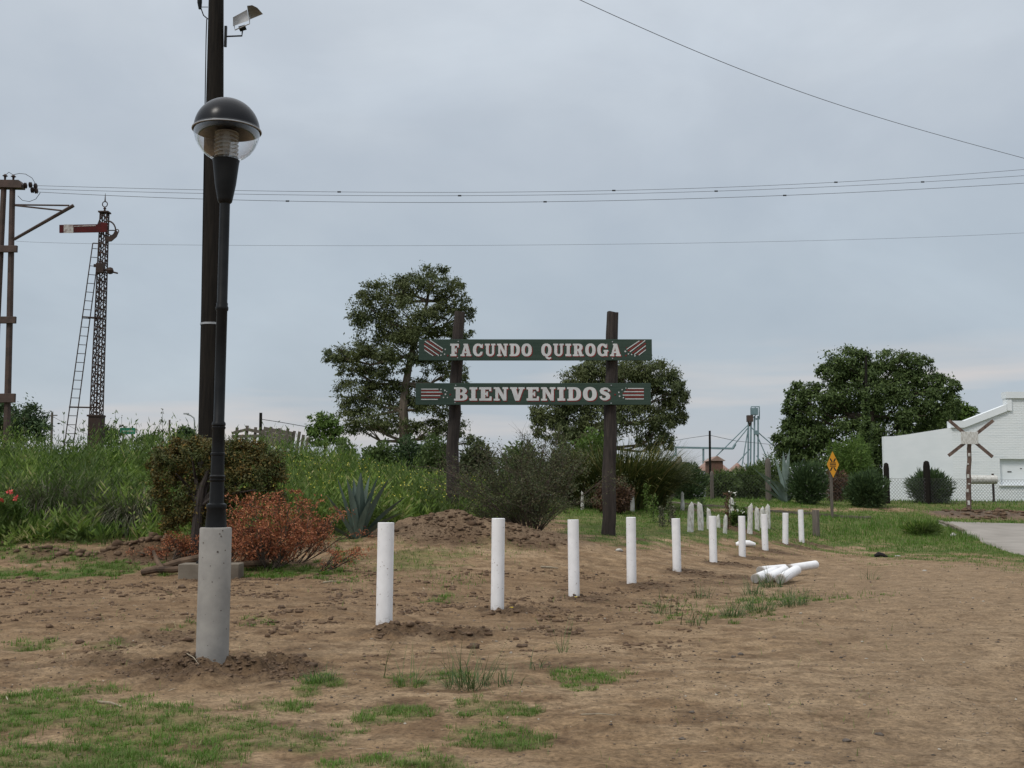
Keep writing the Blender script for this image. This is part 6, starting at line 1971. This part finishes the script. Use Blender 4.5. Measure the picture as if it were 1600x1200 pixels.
def clod_dens(a, b):
    e = np.clip(sstep(.25, .9, dug(a, b) + (fbm(a * 5, b * 5, 3, 121) - .5) * .5), 0, 1)
    px, py = proj(a, b, gridz(a, b))
    band = sstep(1050, 980, py) * sstep(880, 900, py) * sstep(1150, 950, px) * sstep(.46, .66, fbm(a * 2.2, b * 2.2, 4, 123)) * .45
    return np.maximum(e * .8, band)
parts = []
for (dr, n, s0, s1) in [((5, 10), 90000, .004, .024), ((10, 25), 90000, .008, .05), ((25, 40), 20000, .015, .05)]:
    x, y = sample_region(n, (-60, 1350), dr, clod_dens)
    s_ = s0 + (s1 - s0) * rng.random(len(x)) ** 7
    V_, F_ = lumps(x, y, s_, .55, .45); parts.append((V_, F_, rng.random(len(F_)))); print('clods', len(x))
# heap of clods at the weeds' foot and the broken bank by the road
x = np.concatenate([rng.normal(-6.5, .42, 70), rng.normal(-7.6, .5, 30), rng.normal(-9.4, .8, 30)]); y = np.concatenate([rng.normal(20.4, .15, 70), rng.normal(20.4, .12, 30), rng.normal(20.4, .12, 30)])
V_, F_ = lumps(x, y, rng.uniform(.02, .10, len(x)), .7, .3); parts.append((V_, F_, rng.random(len(F_))))
x = rng.uniform(17.5, 24, 160); y = rng.normal(44, .6, 160)
V_, F_ = lumps(x, y, rng.uniform(.04, .16, len(x)), .5, .2); parts.append((V_, F_, rng.random(len(F_))))
x = rng.normal(-.9, 1.1, 500); y = rng.normal(22.7, .35, 500)
V_, F_ = lumps(x, y, .010 + .07 * rng.random(500) ** 6, .6, .3); parts.append((V_, F_, rng.random(len(F_))))
V_, F_, v_ = merge(parts)
M['clod'] = leafmat('soil_clod', [(0, (.085, .056, .038)), (.6, (.125, .084, .055)), (1, (.175, .12, .08))], .95, 0, spec=.1)
o = npmesh('soil_clods', V_, F_, M['clod'], v=v_); setp(o, kind='stuff')
# scattered gravel over the open dirt
parts = []
def grav(a, b):
    return (1 - cover(a, b)) * (.25 + .75 * sstep(.45, .65, fbm(a * 1.3, b * 1.3, 3, 131)))
for (dr, n, s0, s1) in [((4.8, 9), 9000, .0022, .011), ((9, 18), 7000, .004, .018), ((18, 32), 2500, .008, .026)]:
    x, y = sample_region(n, (-60, 1700), dr, grav)
    s_ = s0 + (s1 - s0) * rng.random(len(x)) ** 5
    V_, F_ = lumps(x, y, s_, .6, .3); parts.append((V_, F_, np.repeat(rng.random(len(x)), 20)))
V_, F_, v_ = merge(parts)
M['gravel'] = leafmat('gravel', [(0, (.05, .045, .042)), (.5, (.12, .09, .068)), (.93, (.17, .13, .10)), (1, (.42, .39, .33))], .9, 0, spec=.2)
o = npmesh('gravel', V_, F_, M['gravel'], v=v_); setp(o, kind='stuff')
# straw and twig bits
x, y = sample_region(3600, (-60, 1700), (4.8, 24), lambda a, b: .25 + .75 * sstep(.45, .6, fbm(a * 1.1, b * 1.1, 3, 141)))
n = len(x); a = rng.uniform(0, 6.28, n)
p = np.stack([x, y, hz(x, y) + .006], 1)
V_, F_ = diamonds(p, np.stack([np.cos(a), np.sin(a), rng.normal(0, .12, n)], 1), rng.uniform(.02, .11, n) * (1 + y / 30), rng.uniform(.002, .006, n) * (1 + y / 12), np.tile([0, 0, 1.], (n, 1)))
M['straw'] = leafmat('straw', [(0, (.06, .045, .03)), (.5, (.14, .10, .06)), (.85, (.30, .25, .17)), (1, (.45, .41, .32))], .9, 0)
o = npmesh('litter', V_, F_, M['straw'], v=rng.random(n)); setp(o, kind='stuff')


def rock(px, py, s_, mt_, name, lab, cat, flat=.6, grp=None):
    g = G(px, py); rr = np.random.default_rng(int(px * 7 + py))
    v = []; 
    # one subdivision of the icosahedron
    V0 = list(map(tuple, ico_v)); Fn = []; cache = {}
    def mid(i, j):
        k = (min(i, j), max(i, j))
        if k not in cache:
            m_ = (np.array(V0[i]) + np.array(V0[j])) / 2; V0.append(tuple(m_ / np.linalg.norm(m_))); cache[k] = len(V0) - 1
        return cache[k]
    for (a, b, c) in ico_f:
        ab, bc, ca2 = mid(a, b), mid(b, c), mid(c, a); Fn += [(a, ab, ca2), (ab, b, bc), (ca2, bc, c), (ab, bc, ca2)]
    V1 = np.array(V0) * rr.uniform(.62, 1.2, (len(V0), 1)) * np.array([s_ * rr.uniform(1, 1.5), s_, s_ * flat])
    V1 += np.array([g.x, g.y, gz(g.x, g.y) + s_ * flat * .3])
    o = npmesh(name, V1, np.array(Fn), M[mt_], org=g); return setp(o, lab, cat, grp)


GR = 'dark stones on the open dirt'
rock(1146, 1027, 0.020, 'stone', 'stone', 'dark stone touching its twin on the dirt, the smaller', 'stone', .7, GR)
rock(1157, 1025, 0.026, 'stone', 'stone', 'dark stone touching its twin on the dirt, the larger', 'stone', .75, GR)
rock(1323, 1158, 0.019, 'stone', 'stone', 'dark stone near the bottom of the dirt track, left of its pair', 'stone', .6, GR)
rock(1374, 1149, 0.023, 'stone', 'stone', 'brownish stone by a stain near the bottom of the track', 'stone', .6, GR)
rock(1081, 1115, 0.016, 'stone', 'stone', 'small dark stone alone on the lower dirt', 'stone', .6, GR)
rock(1066, 1156, 0.019, 'stone', 'stone', 'small flat dark stone beside a twig', 'stone', .5, GR)
rock(1237, 1195, 0.015, 'stone', 'stone', 'small dark stone at the bottom edge beside another', 'stone', .6, GR)
rock(1262, 1195, 0.018, 'stone', 'stone', 'dark stone at the bottom edge, slightly larger of two', 'stone', .6, GR)
rock(284, 919, .055, 'tar', 'soil_clump', 'dark soil clod on dirt left of the lamp base', 'clod', .7)
rock(440, 952, .045, 'tar', 'soil_clump', 'angular dark clod on dirt right of the lamp base', 'clod', .7)
rock(530, 930, .04, 'tar', 'soil_clump', 'round dark clod between lamp base and first bollard', 'clod', .7)
rock(815, 1010, .045, 'tar', 'soil_clump', 'dark clod with twigs ahead of the second bollard', 'clod', .5)
rock(740, 1012, .042, 'tar', 'soil_clump', 'brown clod at the end of the churned soil strip', 'clod', .8)
rock(470, 1035, .05, 'tar', 'soil_clump', 'big broken soil lump right of the lamp base', 'clod', .6)
rock(486, 1046, .045, 'tar', 'soil_clump', 'lower broken soil lump right of the lamp base', 'clod', .6)
rock(1323, 781, .18, 'pale_stone', 'white_stone', 'white stone on the grass before the round bush', 'stone', .6)
rock(967, 861, .08, 'pale_stone', 'white_stone', 'pale stone on dirt left of the fourth bollard', 'stone', .55)
rock(1445, 892, .05, 'pale_stone', 'white_stone', 'small white stone on dirt before the road', 'stone', .4)
rock(1403, 839 + 30, .07, 'pale_stone', 'white_stone', 'pale flat stone at the lawn edge by the black rag', 'stone', .3)
rock(1490, 838, .10, 'pale_stone', 'white_stone', 'pale broken kerb lump at the grassy road corner', 'stone', .8)
rock(900, 936, .022, 'yellow', 'yellow_leaf', 'small yellow leaf on soil right of the third bollard', 'leaf', .3)
rock(799, 961, .020, 'yellow', 'yellow_leaf', 'small yellow leaf on soil right of the second bollard', 'leaf', .3)
g = G(1376, 871)
mb = MB(); mb.tube([g + Vector((-.16, 0, .04)), g + Vector((-.06, 0, .075)), g + Vector((.08, .02, .05)), g + Vector((.2, .05, .015))], [.03, .075, .06, .015], 8)
o = mb.build('rag', M['rag'], org=g, smooth=True); setp(o, 'crumpled black rag lying on the dirt before the lawn', 'rag')
def stick(x0, y0, x1, y1, r_, lab, mt_='log'):
    a, b_ = G(x0, y0), G(x1, y1); a.z = gz(a.x, a.y) + r_; b_.z = gz(b_.x, b_.y) + r_
    mb = MB(); mb.tube([a, a.lerp(b_, .5) + Vector((.01, 0, .008)), b_], [r_, r_ * .9, r_ * .5], 6); o = mb.build('stick', M[mt_], org=a); setp(o, lab, 'stick', 'sticks and twigs on the ground')
M['bleached'] = mat('bleached_wood', (.36, .31, .22), .9, (.22, .18, .13), 20)
stick(153, 1098, 190, 1106, .009, 'pale bleached stick on the grass in the lower corner', 'bleached')
stick(908, 1122, 962, 1124, .005, 'thin pale stick on dirt below the wiry grass', 'bleached')
stick(845, 888, 872, 890, .02, 'pale stick between the second and third bollards', 'bleached')
stick(290, 1046, 310, 1062, .004, 'thin straw on the soil ahead of the lamp base', 'bleached')
stick(505, 912, 526, 911, .014, 'pale chip left of the first bollard', 'bleached')

# the white heap and bollards get dark ends / chips as separate shallow details
print('objects', len(bpy.data.objects), 'tris', sum(len(o.data.polygons) * (2 if len(o.data.polygons) and o.data.polygons[0].loop_total == 4 else 1) for o in bpy.data.objects if o.type == 'MESH'))
